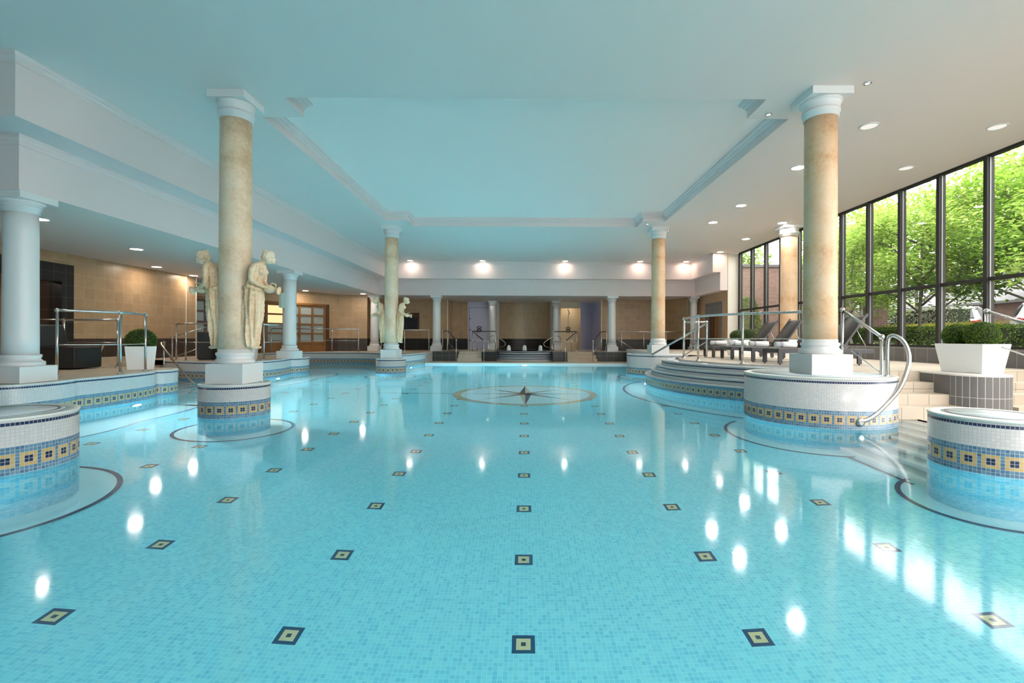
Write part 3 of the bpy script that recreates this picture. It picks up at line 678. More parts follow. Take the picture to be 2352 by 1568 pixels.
# ------------------------------------------------------------------ statues
def statue_body():
    bm = new()
    rings = [(.0, .06, .055, .10), (.05, .065, .085, .125), (.15, .055, .10, .135), (.3, .06, .112, .15), (.5, .068, .12, .165), (.68, .072, .125, .172), (.82, .078, .128, .172),
             (.93, .085, .115, .155), (1.02, .10, .095, .128), (1.08, .118, .092, .125), (1.15, .138, .10, .138), (1.22, .152, .095, .155), (1.27, .168, .075, .145), (1.30, .182, .05, .08)]
    N = 48; rows = []
    def fine():
        out = cr([(z, x, a, b) for z, x, a, b in rings], 4) if False else None
    seq = []
    for i in range(len(rings) - 1):
        for k in range(5):
            f = k / 5; seq.append(tuple(rings[i][q] * (1 - f) + rings[i + 1][q] * f for q in range(4)))
    seq.append(rings[-1])
    for z, x, a, b in seq:
        fold = .026 * max(0, 1 - z / 1.05) + (.012 if z < 1.1 else .003)
        row = []
        for i in range(N):
            p = 2 * PI * i / N
            w = 1 + (fold / .12) * (math.sin(11 * p + 3.2 * z) * .6 + math.sin(7 * p - 5 * z + 1) * .5) + (.03 * math.sin(z * 60 + 3 * p) if .85 < z < 1.0 else 0)
            row.append(bm.verts.new((x + a * w * math.cos(p), b * w * math.sin(p), z)))
        rows.append(row)
    for A, B in zip(rows, rows[1:]):
        for i in range(N): bm.faces.new((A[i], A[(i + 1) % N], B[(i + 1) % N], B[i]))
    bm.faces.new(rows[0][::-1]); bm.faces.new(rows[-1])
    # sash of bunched cloth round the hips, breasts, neck, head with face, arms and hands
    for k in range(16):
        p = 2 * PI * k / 16; ball(bm, (.085 + .118 * math.cos(p), .16 * math.sin(p), .90 + .02 * math.sin(3 * p)), .035, 8, 6)
    for s in (-1, 1): ball(bm, (.225, .058 * s, 1.165), .052, 12, 8)
    tube(bm, [(.17, 0, 1.26), (.215, 0, 1.30), (.27, 0, 1.345)], [.055, .042, .045], 14)
    ball(bm, (.315, 0, 1.365), .082, 18, 14, (.95, .82, 1.12))
    ball(bm, (.375, 0, 1.325), .045, 12, 8, (.8, .9, .9)); ball(bm, (.402, 0, 1.352), .016, 8, 6, (1.4, .8, 1.2)); ball(bm, (.398, 0, 1.318), .016, 8, 6, (.7, 1.4, .7))
    for s in (-1, 1): ball(bm, (.385, .03 * s, 1.372), .017, 8, 6, (.8, 1.2, .6)); ball(bm, (.31, .072 * s, 1.355), .018, 8, 6, (.8, .5, 1.3))
    for s in (-1, 1):
        tube(bm, [(.165, .125 * s, 1.235), (.15, .175 * s, 1.16), (.14, .185 * s, 1.05), (.15, .175 * s, 1.0)], [.05, .047, .04, .038], 12)
        tube(bm, [(.15, .176 * s, 1.005), (.21, .13 * s, .955), (.275, .075 * s, .925)], [.038, .034, .024], 12)
        ball(bm, (.295, .062 * s, .918), .03, 10, 8, (1.2, .7, .9))
        for q in range(4): tube(bm, [(.30 + .012 * q, .066 * s, .925 - .012 * q), (.325 + .01 * q, .05 * s, .915 - .014 * q), (.332 + .008 * q, .028 * s, .90 - .014 * q)], [.0095, .009, .0075], 8)
        tube(bm, [(.285, .05 * s, .935), (.305, .03 * s, .945), (.325, .02 * s, .94)], [.011, .010, .008], 8)
    # toes peeping from the hem
    for s in (-1, 1): ball(bm, (.12, .05 * s, -.005), .045, 10, 8, (1.4, .8, .6))
    return bm
def statue_hair():
    bm = new(); random.seed(3)
    for k in range(150):
        a, b = random.uniform(0, 2 * PI), random.uniform(-.1, 1.2)
        d = Vector((math.cos(a) * math.cos(b), math.sin(a) * math.cos(b), math.sin(b)))
        if d.x > .62 and d.z < .30: continue
        ball(bm, (.305 + d.x * .083, d.y * .078, 1.37 + d.z * .095), random.uniform(.018, .034), 8, 6)
    for k in range(14): ball(bm, (.255 + random.uniform(-.02, .03), random.uniform(-.03, .03), 1.455 + random.uniform(-.02, .03)), .026, 8, 6)
    tube(bm, [(.25, 0, 1.40), (.22, .0, 1.36), (.21, .01, 1.31)], [.03, .025, .012], 10)
    return bm
def statue_jug():
    bm = new(); m = Matrix.Translation((.30, 0, .90)) @ Matrix.Rotation(math.radians(100), 4, 'Y')
    prof = [(.001, -.05), (.04, -.05), (.062, -.01), (.066, .03), (.05, .075), (.032, .105), (.034, .125), (.060, .17), (.064, .178), (.055, .178), (.030, .13), (.001, .12)]
    lathe(bm, prof, 24, mat=m)
    tube(bm, [m @ Vector(p) for p in ((-.055, 0, .02), (-.095, 0, .05), (-.085, 0, .11), (-.035, 0, .115))], .011, 10)
    return bm
def make_statue(label):
    t = thing('statue', label, 'statue', (0, 0, 0), 0, 'carved figures on the left columns')
    b = obj('body', statue_body(), 'statue', t); rm = b.modifiers.new('Remesh', 'REMESH'); rm.mode = 'VOXEL'; rm.voxel_size = .0075; rm.use_smooth_shade = True
    sm = b.modifiers.new('Smooth', 'SMOOTH'); sm.factor = .4; sm.iterations = 1
    tx = bpy.data.textures.new('carving', 'CLOUDS'); tx.noise_scale = .035; tx.noise_depth = 2
    dm = b.modifiers.new('Carving', 'DISPLACE'); dm.texture = tx; dm.strength = .014; dm.mid_level = .5; dm.texture_coords = 'LOCAL'
    obj('hair', statue_hair(), 'statue', t); obj('jug', statue_jug(), 'statue', t)
    return t
S0 = make_statue('carved draped woman pouring a jug, right side of the nearest left column')
SX = .20; SZ = 1.04
S0.location = (-CX + SX, CY1, SZ)
dup(S0, (-CX - SX, CY1, SZ), PI, 'carved draped woman pouring a jug, left side of the nearest left column')
dup(S0, (-CX + SX, CY2, SZ), 0, 'carved draped woman pouring a jug, right side of the distant left column')
dup(S0, (-CX - SX, CY2, SZ), PI, 'carved draped woman pouring a jug, left side of the distant left column')

# ------------------------------------------------------------------ recessed lights
def downlight(x, y, z, label, lamp, grp, r=.125, rim='wgloss'):
    t = thing('downlight', label, 'ceiling light', (x, y, z), 0, grp)
    bm = new(); lathe(bm, [(r + .025, -.001), (r + .025, -.012), (r + .015, -.018), (r, -.018), (r, -.004)], 32); obj('trim_ring', bm, rim, t)
    bm = new(); lathe(bm, [(r, -.010), (r * .6, -.013), (.001, -.014)], 32); obj('diffuser', bm, lamp, t)
    return t
gw, gf, ga = 'ceiling lights beside the windows', 'wall-washing lights along the far beam', 'ceiling lights in the left aisle'
Z = CEIL
downlight(8.15, 8.27, Z, 'unlit-looking round ceiling light nearest the windows at the near end', 'lampdim', gw)
downlight(5.93, 8.26, Z, 'dim round ceiling light just right of the near ochre column capital', 'lampdim', gw)
downlight(8.17, 10.28, Z, 'dim round ceiling light, second from the near end beside the windows', 'lampdim', gw)
downlight(5.86, 10.28, Z, 'round ceiling light half hidden behind the near ochre column', 'lampcool', gw)
downlight(5.96, 13.22, Z, 'bright round ceiling light in the inner row, third from the near end', 'lampcool', gw)
downlight(5.95, 15.16, Z, 'bright round ceiling light in the inner row, just before the far ochre column', 'lampcool', gw)
downlight(8.16, 15.18, Z, 'bright round ceiling light beside the capital of the window column', 'lampcool', gw)
downlight(8.14, 17.65, Z, 'bright round ceiling light beyond the window column', 'lampcool', gw)
downlight(8.30, 20.34, Z, 'bright round ceiling light above the ivory pier', 'lampfar', gw)
for x, n in ((-5.5, 'leftmost, beside the distant statue column'), (-2.03, 'second from the left'), (1.93, 'third from the left'), (5.52, 'beside the far ochre column'), (7.72, 'at the right inner corner')):
    downlight(x, 22.95, Z, 'glowing light washing the far beam, ' + n, 'lampfar', gf)
Z = LOW
for (x, y), n in zip(((-8.62, 8.5), (-9.25, 11.4), (-11.0, 14.3), (-11.3, 16.35), (-9.85, 21.5), (-7.75, 22.95)), ('by the white column at the left edge', 'above the terrace planter', 'above the black tiled doorway end of the wall', 'close to the end of the tiled wall', 'in front of the oak screen', 'in front of the far left corner column')):
    downlight(x, y, Z, 'warm aisle ceiling light ' + n, 'lamp', ga, .12)
for i, y in enumerate((4.1, 2.0, -.1, -2.2)):  # unseen downlights added behind the view to brighten the hall
    for x, q in ((8.15, 'outer'), (5.93, 'inner')):
        downlight(x, y, CEIL, 'added round ceiling light unseen behind the view, %s row, number %s towards the rear wall' % (q, ('one', 'two', 'three', 'four')[i]), 'lampcool', gw)
gs = 'small accent spots'
for x, y, z, n in ((3.98, 7.85, CEIL, 'left of the near ochre capital'), (4.91, 6.88, CEIL, 'right of the near ochre capital'), (3.94, 15.43, CEIL, 'left of the far ochre capital'), (4.89, 16.35, CEIL, 'right of the far ochre capital'),
                   (-3.05, 25.9, LOW, 'above the far left alcove'), (-2.05, 26.6, LOW, 'left of the niche column'), (0, 25.4, LOW, 'above the middle of the far spa'), (2.15, 26.2, LOW, 'right of the niche column'), (4.05, 25.3, LOW, 'before the lilac room')):
    downlight(x, y, z, 'tiny silver spotlight ' + n, 'lampviolet' if z == CEIL else 'lampcool', gs, .032, 'chrome')
downlight(3.9, 27.0, LOW, 'tiny violet spotlight glowing in the lilac room', 'lampviolet', gs, .05, 'chrome')
downlight(2.6, 28.4, LOW, 'tiny warm spotlight over the shower alcove', 'lamp', gs, .06, 'chrome')
downlight(-12.9, 10.4, 2.88, 'warm ceiling light inside the tiled lobby behind the left doorway', 'lamp', ga, .12)
# underwater lights
def poollight(x, y, z, rz, label, r=.10):
    t = thing('pool_light', label, 'pool light', (x, y, z), rz, 'underwater lights')
    m = Matrix.Rotation(PI / 2, 4, 'Y')
    bm = new(); lathe(bm, [(r + .03, 0), (r + .03, .02), (r, .03), (r, .015)], 28, mat=m); obj('bezel', bm, 'chrome', t)
    bm = new(); lathe(bm, [(r, .02), (r * .6, .03), (.001, .033)], 28, mat=m); obj('lens', bm, 'lamppool', t)
poollight(-7.10, 8.75, -.50, 0, 'glowing underwater light in the near left terrace wall')
poollight(-7.33, 14.2, -.50, 0, 'glowing underwater light in the middle left terrace wall')
poollight(0.0, 21.26, -.45, -PI / 2, 'glowing underwater light at the far end before the spa')
poollight(-4.62, 19.4, -.50, 0, 'added underwater light below the far left terrace corner')  # hidden lamp added to brighten the pool floor
poollight(3.34, 13.1, -.5, PI, 'underwater light below the curved cascade steps')
poollight(-5.0, -3.97, -.6, PI / 2, 'added unseen underwater light in the near wall, left')  # three unseen lamps added in the near wall to brighten the water
poollight(0.0, -3.97, -.6, PI / 2, 'added unseen underwater light in the near wall, middle')
poollight(4.5, -3.97, -.6, PI / 2, 'added unseen underwater light in the near wall, right')

# ------------------------------------------------------------------ handrails
def post(t, p, h, r=.021, mat='steel', cap=True, flange=True):
    bm = new(); tube(bm, [p, (p[0], p[1], p[2] + h)], r, 14); o = obj('post', bm, mat, t)
    if cap: b = new(); ball(b, (p[0], p[1], p[2] + h), r * 1.75, 14, 10); obj('ball_joint', b, mat, o)
    if flange: b = new(); lathe(b, [(r * 2.4, 0), (r * 2.4, .012), (r * 1.3, .03), (r, .034)], 20, p); obj('flange', b, mat, o)
    return o
def rail(t, name, pts, r, mat='steel'):
    bm = new(); tube(bm, pts, r, 12); return obj(name, bm, mat, t)
gr_ = 'steel handrails'
def railing(label, posts, h=1.05, mid=.52, mat='steel', topmat=None, r=.021, curve=False, top=True):
    t = thing('handrail', label, 'handrail', group=gr_)
    for p in posts: post(t, p, h, r, mat)
    tp = [(x, y, z + h) for x, y, z in posts]; mp = [(x, y, z + h * mid) for x, y, z in posts]
    if curve: tp, mp = cr(tp, 6), cr(mp, 6)
    if top: rail(t, 'top_rail', tp, r * 1.05, topmat or mat)
    if mid: rail(t, 'mid_rail', mp, r * .45, mat)
    return t
railing('curved steel handrail on the near left terrace edge before the planter', [(-7.85, 8.04, DK), (-7.36, 8.72, DK), (-7.56, 9.55, DK)], 1.12, .48, curve=True)
railing('steel handrail at the back of the near left terrace behind the black seat', [(-11.3, 10.72, DK), (-10.3, 10.70, DK), (-8.97, 10.56, DK)], 1.05)
t = thing('handrail', 'slanting steel handrail low beside the black seat', 'handrail', group=gr_); rail(t, 'sloped_rail', [(-10.2, 11.6, .98), (-9.5, 10.6, .60)], .022); post(t, (-9.5, 10.6, DK), .10)
railing('steel handrail on the middle left terrace in front of the black cabinets', [(-10.0, 13.75, DK), (-9.55, 13.5, DK), (-8.2, 13.3, DK)], 1.05, .5)
t = thing('handrail', 'steel handrail that slopes into the water at the left steps', 'handrail', group=gr_)
post(t, (-9.75, 12.95, .05), .98); rail(t, 'sloped_rail', cr([(-9.75, 12.95, 1.03), (-9.55, 12.6, .97), (-8.6, 11.9, .45), (-7.85, 11.4, .05)], 6), .024)
t = thing('handrail', 'steel handrail that slopes up behind the left steps', 'handrail', group=gr_)
post(t, (-10.3, 14.0, DK), .66); rail(t, 'sloped_rail', [(-10.3, 14.0, DK + .66), (-9.45, 14.6, DK + 1.05)], .02); rail(t, 'mid_rail', [(-10.2, 14.0, DK + .1), (-9.45, 14.6, DK + .5)], .012)
railing('steel handrail between the near statue column and the white aisle column', [(-7.62, 14.0, DK), (-7.62, 15.62, DK)], 1.05, .5)
railing('steel handrail behind the white aisle column before the oak screen', [(-10.9, 20.6, DK), (-8.75, 21.75, DK), (-7.55, 21.75, DK)], 1.05, .5)
railing('steel handrail behind the distant statue column on the far deck', [(-7.0, 23.4, DK), (-5.9, 23.55, DK), (-4.72, 23.6, DK)], 1.05, 0)
def stair_rail(label, s):
    t = thing('handrail', label, 'handrail', group=gr_)
    for x in (3.98, 3.72): post(t, (s * x, 23.25, DK), 1.0, .02)
    rail(t, 'top_rail', [(s * 4.0, 23.25, DK + 1.0), (s * 3.72, 23.25, DK + 1.0)], .026, 'steeld')
    post(t, (s * 3.22, 22.55, FLR), 1.0, .022); rail(t, 'sloped_rail', [(s * 3.72, 23.25, DK + 1.0), (s * 3.22, 22.55, FLR + 1.0)], .026, 'steeld'); rail(t, 'mid_rail', [(s * 3.72, 23.25, DK + .5), (s * 3.22, 22.55, FLR + .45)], .01)
stair_rail('dark topped handrail on the outer side of the far left steps', -1); stair_rail('dark topped handrail on the outer side of the far right steps', 1)
def spa_rail(label, s):
    t = thing('handrail', label, 'handrail', group=gr_)
    for x, y in ((2.6, 23.9), (2.4, 24.3), (1.46, 24.0)): post(t, (s * x, y, DK), 1.0, .02)
    rail(t, 'top_rail', [(s * 2.6, 23.9, DK + 1.0), (s * 1.46, 24.0, DK + 1.0)], .026, 'steeld'); rail(t, 'mid_rail', [(s * 2.6, 23.9, DK + .5), (s * 1.46, 24.0, DK + .5)], .012)
    post(t, (s * 1.92, 22.6, FLR), .98, .022); rail(t, 'sloped_rail', [(s * 2.6, 23.9, DK + 1.0), (s * 1.92, 22.6, FLR + .98)], .026, 'steeld')
spa_rail('dark topped handrail between the far left steps and the spa', -1); spa_rail('dark topped handrail between the far right steps and the spa', 1)
def grab(label, s):
    t = thing('grab_rail', label, 'handrail', group=gr_)
    rail(t, 'bent_tube', cr([(s * 1.85, 24.5, DK), (s * 1.85, 24.5, 1.1), (s * 1.72, 24.4, 1.28), (s * 1.5, 24.3, 1.27), (s * 1.1, 24.1, 1.05), (s * .96, 24.0, .9), (s * 1.05, 24.0, .76), (s * 1.3, 24.2, .70), (s * 1.42, 24.3, .57)], 6), .02)
grab('looped steel grab rail at the left of the far spa', -1); grab('looped steel grab rail at the right of the far spa', 1)
railing('steel handrail before the tiled wall at the far right', [(4.72, 23.3, DK), (5.8, 23.3, DK), (6.9, 23.3, DK), (8.2, 23.3, DK)], 1.0, 0)
t = thing('handrail', 'slanting steel handrail right of the far right white column', 'handrail', group=gr_); rail(t, 'sloped_rail', [(4.5, 24.6, 1.30), (5.75, 24.6, .55)], .022); post(t, (5.75, 24.6, DK), .05, .02); post(t, (4.5, 24.6, DK), .79, .02)
railing('curved steel handrail on the edge of the right deck by the loungers', [(*arc(*JC, 3.14, a, a, 1)[0], DKR) for a in (161, 188, 213, 238)], 1.06, .5, r=.024, curve=True)
t = thing('handrail', 'pale steel handrail sloping down behind the curved deck rail', 'handrail', group=gr_)
for p in ((4.40, 13.2, DKR), (4.98, 13.1, DKR)): post(t, p, .98, .022)
rail(t, 'top_rail', [(4.40, 13.2, DKR + .98), (4.98, 13.1, DKR + .98)], .022)
rail(t, 'sloped_rail', [(4.98, 13.1, DKR + .95), (4.05, 15.2, DKR + .02)], .028); rail(t, 'mid_rail', [(4.98, 13.1, DKR + .45), (4.6, 13.9, DKR + .02)], .014)
# near right: sloping rail with bent tube into the drum
t = thing('handrail', 'sloping steel handrail with bent tube fixed to the wide drum', 'handrail', group=gr_)
post(t, (5.08, 7.66, DKR), 1.0, .023); post(t, (5.22, 7.0, .03), 1.20, .024, flange=True)
rail(t, 'sloped_rail', [(5.08, 7.66, DKR + 1.0), (5.22, 7.0, 1.23)], .024); rail(t, 'mid_rail', [(5.08, 7.66, DKR + .45), (5.22, 7.0, .70)], .011)
rail(t, 'bent_tube', cr([(5.29, 6.98, .05), (5.29, 6.98, .6), (5.29, 6.98, 1.12), (5.32, 6.95, 1.25), (5.40, 6.87, 1.20), (5.42, 6.78, 1.06), (5.36, 6.68, .86), (5.15, 6.54, .58), (4.90, 6.42, .38), (4.62, 6.34, .18), (4.44, 6.34, .10)], 6), .029)
b = new(); lathe(b, [(.055, 0), (.055, .02), (.03, .03)], 20, mat=Matrix.Translation((4.44, 6.335, .10)) @ Vector((0, -1, 0)).to_track_quat('Z', 'Y').to_matrix().to_4x4()); obj('wall_flange', b, 'steel', t)
t = thing('handrail', 'sloping steel handrail before the windows at the right edge', 'handrail', group=gr_)
post(t, (7.28, 7.45 + .1, DKR), .98, .024); rail(t, 'sloped_rail', [(7.28, 7.55, DKR + .98), (7.55, 6.35, 1.16)], .024); rail(t, 'mid_rail', [(7.28, 7.55, DKR + .5), (7.55, 6.35, .68)], .011); post(t, (7.55, 6.35, .03), 1.13, .024)

# ------------------------------------------------------------------ loungers and towels
def make_lounger(label):
    t = thing('sun_lounger', label, 'sun lounger', (0, 0, 0), 0, 'dark sun loungers on the right deck')
    W, H, Ln = .62, .33, 1.95
    for s in (-1, 1):
        bm = new(); box(bm, 0, Ln, s * W / 2 - .02, s * W / 2 + .02, H - .09, H); obj('side_rail', bm, 'lframe', t, bevel=.008)
        for x in (.0, 1.62):
            bm = new(); box(bm, x, x + .085, s * W / 2 - .022, s * W / 2 + .022, .025, H - .02); l = obj('leg', bm, 'lframe', t, bevel=.006)
            bm = new(); lathe(bm, [(.014, 0), (.014, .03)], 10, (x + .042, s * W / 2, 0)); obj('foot', bm, 'black_rubber', l)
    for x in (0, Ln - .05):
        bm = new(); box(bm, x, x + .05, -W / 2, W / 2, H - .085, H - .005); obj('end_bar', bm, 'lframe', t, bevel=.006)
    bm = new(); n = 10
    for i in range(n):
        x0, x1 = .03 + 1.29 * i / n, .03 + 1.29 * (i + 1) / n
        for j in range(8):
            y0, y1 = -.29 + .58 * j / 8, -.29 + .58 * (j + 1) / 8
            zf = lambda x, y: H + .004 - .035 * (1 - (y / .29) ** 2) * math.sin(PI * min(1, x / 1.32))
            face(bm, [(x0, y0, zf(x0, y0)), (x1, y0, zf(x1, y0)), (x1, y1, zf(x1, y1)), (x0, y1, zf(x0, y1))], smooth=True)
    o = obj('seat_sling', bm, 'sling', t); so = o.modifiers.new('Solid', 'SOLIDIFY'); so.thickness = .012
    a = math.radians(53); bx, bz = 1.32, H + .005; L2 = .86
    bm = new()
    prof = [(0, 0), (.25, .012), (.5, .014), (.7, .004), (.80, -.01), (L2, -.03)]
    pt = lambda s, d: (bx + s * math.cos(a) - d * math.sin(a) * -1, bz + s * math.sin(a) + d * math.cos(a) * -1)
    for (s0, d0), (s1, d1) in zip(prof, prof[1:]):
        p0, p1 = pt(s0, d0 * -1), pt(s1, d1 * -1)
        face(bm, [(p0[0], -.30, p0[1]), (p1[0], -.30, p1[1]), (p1[0], .30, p1[1]), (p0[0], .30, p0[1])], smooth=True)
    o = obj('backrest', bm, 'sling', t); so = o.modifiers.new('Solid', 'SOLIDIFY'); so.thickness = .018
    for s in (-1, 1):
        bm = new(); beam(bm, (bx, s * .30, bz), (bx + L2 * math.cos(a), s * .30, bz + L2 * math.sin(a) + .03), .03, .035); obj('back_rail', bm, 'lframe', t)
        bm = new(); tube(bm, [(bx + .5 * math.cos(a), s * .27, bz + .5 * math.sin(a)), (bx + .55, s * .27, H - .02)], .009, 8); obj('prop_stay', bm, 'steel', t)
    return t
LY = [10.1, 11.25, 12.35, 13.55]
ll = ['dark sun lounger nearest the stone column, its back partly right of the column', 'dark sun lounger second from the near end of the row', 'dark sun lounger third from the near end of the row', 'dark sun lounger farthest away, its back before the brick wall']
l0 = make_lounger(ll[0]); l0.location = (5.18, LY[0], DKR)
for y, n in zip(LY[1:], ll[1:]): dup(l0, (5.18, y, DKR), 0, n)
def towel_mesh():
    bm = new(); pts = []
    n = 60; turns = 3.1
    for i in range(n + 1):
        a = 2 * PI * turns * i / n; r = .018 + .050 * i / n; pts.append((r * math.cos(-a), r * math.sin(-a)))
    for (a, b), (c, d) in zip(pts, pts[1:]): face(bm, [(-.21, a, b), (.21, a, b), (.21, c, d), (-.21, c, d)], smooth=True)
    lathe(bm, [(.001, -.20), (.058, -.20), (.058, .20), (.001, .20)], 24, mat=Matrix.Rotation(PI / 2, 4, 'Y'))
    return bm
tl = ['on the nearest lounger beside the stone column', 'on the second lounger from the near end', 'on the third lounger from the near end', 'on the farthest lounger of the row']
tw0 = None
for y, n in zip(LY, tl):
    if tw0 is None: tw0 = obj('rolled_towel', towel_mesh(), 'towel'); so = tw0.modifiers.new('Solid', 'SOLIDIFY'); so.thickness = .009; o = tw0
    else: o = tw0.copy(); COL.objects.link(o)
    o.location = (5.42, y - .16, DKR + .33 + .083); o.rotation_euler = (0, 0, math.radians(-4))
    tag(o, 'rolled white towel with dark stripes ' + n, 'towel', 'rolled towels on the loungers', 'thing')

# ------------------------------------------------------------------ planters and clipped box balls
def planter(label, loc, rz, w, d, h, tp=.80):
    t = thing('planter', label, 'planter', loc, rz, 'white planters')
    rows = [(tp, 0), (tp + (1 - tp) * .35, h * .35), (tp + (1 - tp) * .75, h * .75), (1, h), (1 - .06 / w, h), (.93 - .06 / w, h * .86)]
    bm = new(); pr = []
    for k, z in rows: pr.append([(-w / 2 * k, -d / 2 * (1 - (1 - k) * w / d), z), (w / 2 * k, -d / 2 * (1 - (1 - k) * w / d), z), (w / 2 * k, d / 2 * (1 - (1 - k) * w / d), z), (-w / 2 * k, d / 2 * (1 - (1 - k) * w / d), z)])
    for A, B in zip(pr, pr[1:]):
        for i in range(4): face(bm, [A[i], A[(i + 1) % 4], B[(i + 1) % 4], B[i]])
    face(bm, pr[0][::-1]); obj('tub', bm, 'planter', t, bevel=.008)
    bm = new(); q = pr[-1]; face(bm, q); obj('soil', bm, 'soil', t)
    return t
def leaf_quad(bm, lay, p, n, size, v, rnd):
    n = n.normalized(); u = n.orthogonal().normalized(); u.rotate(Matrix.Rotation(rnd.uniform(0, 6.28), 3, n)); w = n.cross(u)
    L, Wd = size * rnd.uniform(.8, 1.25), size * .42
    ps = [p - u * L * .5, p - u * L * .05 + w * Wd * .5 + n * size * .06, p + u * L * .55 - n * size * .12, p - u * L * .05 - w * Wd * .5 + n * size * .06]
    f = bm.faces.new([bm.verts.new(q) for q in ps])
    for l in f.loops: l[lay] = (v, v, v, 1)
def boxball(label, loc, r, seed, grp='clipped box balls in the planters', n=2600, sq=.9):
    t = thing('box_ball', label, 'shrub', loc, 0, grp); rnd = random.Random(seed)
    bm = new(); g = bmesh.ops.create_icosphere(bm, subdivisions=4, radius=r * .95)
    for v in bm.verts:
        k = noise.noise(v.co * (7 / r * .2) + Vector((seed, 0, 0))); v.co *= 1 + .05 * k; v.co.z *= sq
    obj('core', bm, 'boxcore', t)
    bm = bmesh.new(); lay = bm.loops.layers.color.new('lc')
    for i in range(n):
        d = Vector((rnd.gauss(0, 1), rnd.gauss(0, 1), rnd.gauss(0, 1))).normalized()
        k = 1 + .05 * noise.noise(d * 1.4 + Vector((seed, 0, 0)))
        p = d * r * k * rnd.uniform(.95, 1.03); p.z *= sq
        leaf_quad(bm, lay, p, d + Vector((rnd.uniform(-1, 1), rnd.uniform(-1, 1), rnd.uniform(-1, 1))) * .9, .026, rnd.random(), rnd)
    obj('leaves', bm, 'leafbox', t, merge=False, recalc=False)
PZ = DKR + .006
planter('white tapered trough planter on the dark slate pedestal', (7.20, 7.72, PZ), math.radians(-84), .78, .50, .46, .84)
boxball('clipped green ball at the near end of the trough on the pedestal', (7.19, 7.53, PZ + .60), .225, 1)
boxball('clipped green ball at the far end of the trough on the pedestal', (7.20, 7.96, PZ + .59), .215, 2)
planter('white trough planter half hidden behind the farthest loungers', (7.0, 15.4, DKR), math.radians(8), .95, .50, .50, .84)
boxball('left clipped ball in the trough behind the far loungers', (6.80, 15.3, DKR + .60), .24, 3, n=1200)
boxball('right clipped ball in the trough behind the far loungers', (7.18, 15.35, DKR + .62), .25, 4, n=1200)
planter('white square planter behind the near left terrace handrail', (-8.05, 10.05, DK), math.radians(38), .52, .52, .48, .84)
boxball('clipped green ball in the planter on the near left terrace', (-8.05, 10.05, DK + .60), .27, 5)
planter('white square planter partly hidden behind the nearest statue column', (-8.25, 14.3, DK), math.radians(20), .48, .48, .48, .84)
boxball('dark clipped ball peeping from behind the nearest statue column', (-8.2, 14.3, DK + .58), .25, 6, n=900)

# ------------------------------------------------------------------ left aisle furniture
t = thing('lounge_seat', 'black leather seat with upright back on the near left terrace', 'seat', (-9.75, 10.08, DK))
bm = new(); box(bm, -.55, .57, -.33, .33, .02, .46); obj('seat', bm, 'leather', t, bevel=.03)
bm = new()
pr = [(-.58, .05), (-.14, .46), (-.26, .93), (-.58, .93)]
for y in (-.33, .33): face(bm, [(x, y, z) for x, z in pr])
for i in range(4): a, b = pr[i], pr[(i + 1) % 4]; face(bm, [(a[0], -.33, a[1]), (b[0], -.33, b[1]), (b[0], .33, b[1]), (a[0], .33, a[1])])
obj('backrest', bm, 'leather', t, bevel=.03)
gcb = 'black cabinets on the middle left terrace'
def cab(label, loc, w, d, h, rz=0., z=DK):
    t = thing('cabinet', label, 'cabinet', (*loc, z), rz, gcb)
    bm = new(); box(bm, -w / 2, w / 2, -d / 2, d / 2, .03, h); obj('body', bm, 'blackbox', t, bevel=.008)
    bm = new(); box(bm, -w / 2 + .02, w / 2 - .02, -d / 2 - .012, -d / 2, .05, h - .03); obj('front_panel', bm, 'blackbox', t)
    bm = new(); box(bm, -w / 2 + .03, w / 2 - .03, -d / 2 + .03, d / 2 - .03, 0, .03); obj('base', bm, 'black_rubber', t)
cab('left black cabinet of the pair behind the handrail', (-9.45, 14.35), .55, .55, .80, .5)
cab('right black cabinet of the pair, against the nearest statue column', (-8.85, 14.25), .50, .5, .80, .15)
cab('small black box standing on the black cabinets', (-9.2, 14.5), .55, .42, .14, .3, DK + .802)
t = thing('leaflet_stand', 'small leaflet card standing on the black box', 'card', (-9.3, 14.42, DK + .945), .3)
bm = new(); box(bm, -.10, .10, -.01, .01, 0, .15); obj('card', bm, 'paper', t); bm = new(); box(bm, -.07, .07, -.014, -.01, .04, .13); obj('picture', bm, 'red', t)

# oak screen with door on the angled wall
d0, d1 = Vector(aw0), Vector(aw1); dv = (d1 - d0).normalized(); ang = math.atan2(dv.y, dv.x)
scr = thing('oak_screen', 'oak framed screen of frosted panes with door under the aisle ceiling', 'glazed screen', (*(d0 + Vector((dv.y, -dv.x)) * .06), DK), ang)
HT = 1.72 + .52
def pane_block(x0, x1, name='pane', lit=(), wood='wood', cols=1):
    for c in range(cols):
        a, b = x0 + (x1 - x0) * c / cols, x0 + (x1 - x0) * (c + 1) / cols
        for rI in range(4):
            z0 = .42 + rI * .42
            bm = new(); box(bm, a + .05, b - .05, -.01, .01, z0 + .04, z0 + .38); obj(name, bm, 'frostlit' if (rI in lit) else 'frost', scr)
    bm = new()
    for c in range(cols + 1): a = x0 + (x1 - x0) * c / cols; box(bm, a - .05, a + .05, -.05, .03, 0, HT - .1)
    for rI in range(5): z0 = .42 + rI * .42; box(bm, x0, x1, -.045, .025, z0 - .04, z0 + .04)
    box(bm, x0, x1, -.03, .02, 0, .40); obj('frame', bm, wood, scr, bevel=.006)
pane_block(.05, 1.5, wood='woodd', cols=3)
bm = new(); box(bm, 1.55, 1.62, -.06, .04, 0, HT - .1); box(bm, 2.62, 2.78, -.06, .04, 0, HT - .1); obj('door_post', bm, 'wood', scr)
bm = new(); box(bm, 1.62, 2.5, .03, .07, 0, HT - .12)
for z0 in (.2, .75, 1.3, 1.78): box(bm, 1.72, 2.40, .015, .03, z0, z0 + (.42 if z0 < 1.7 else .25))
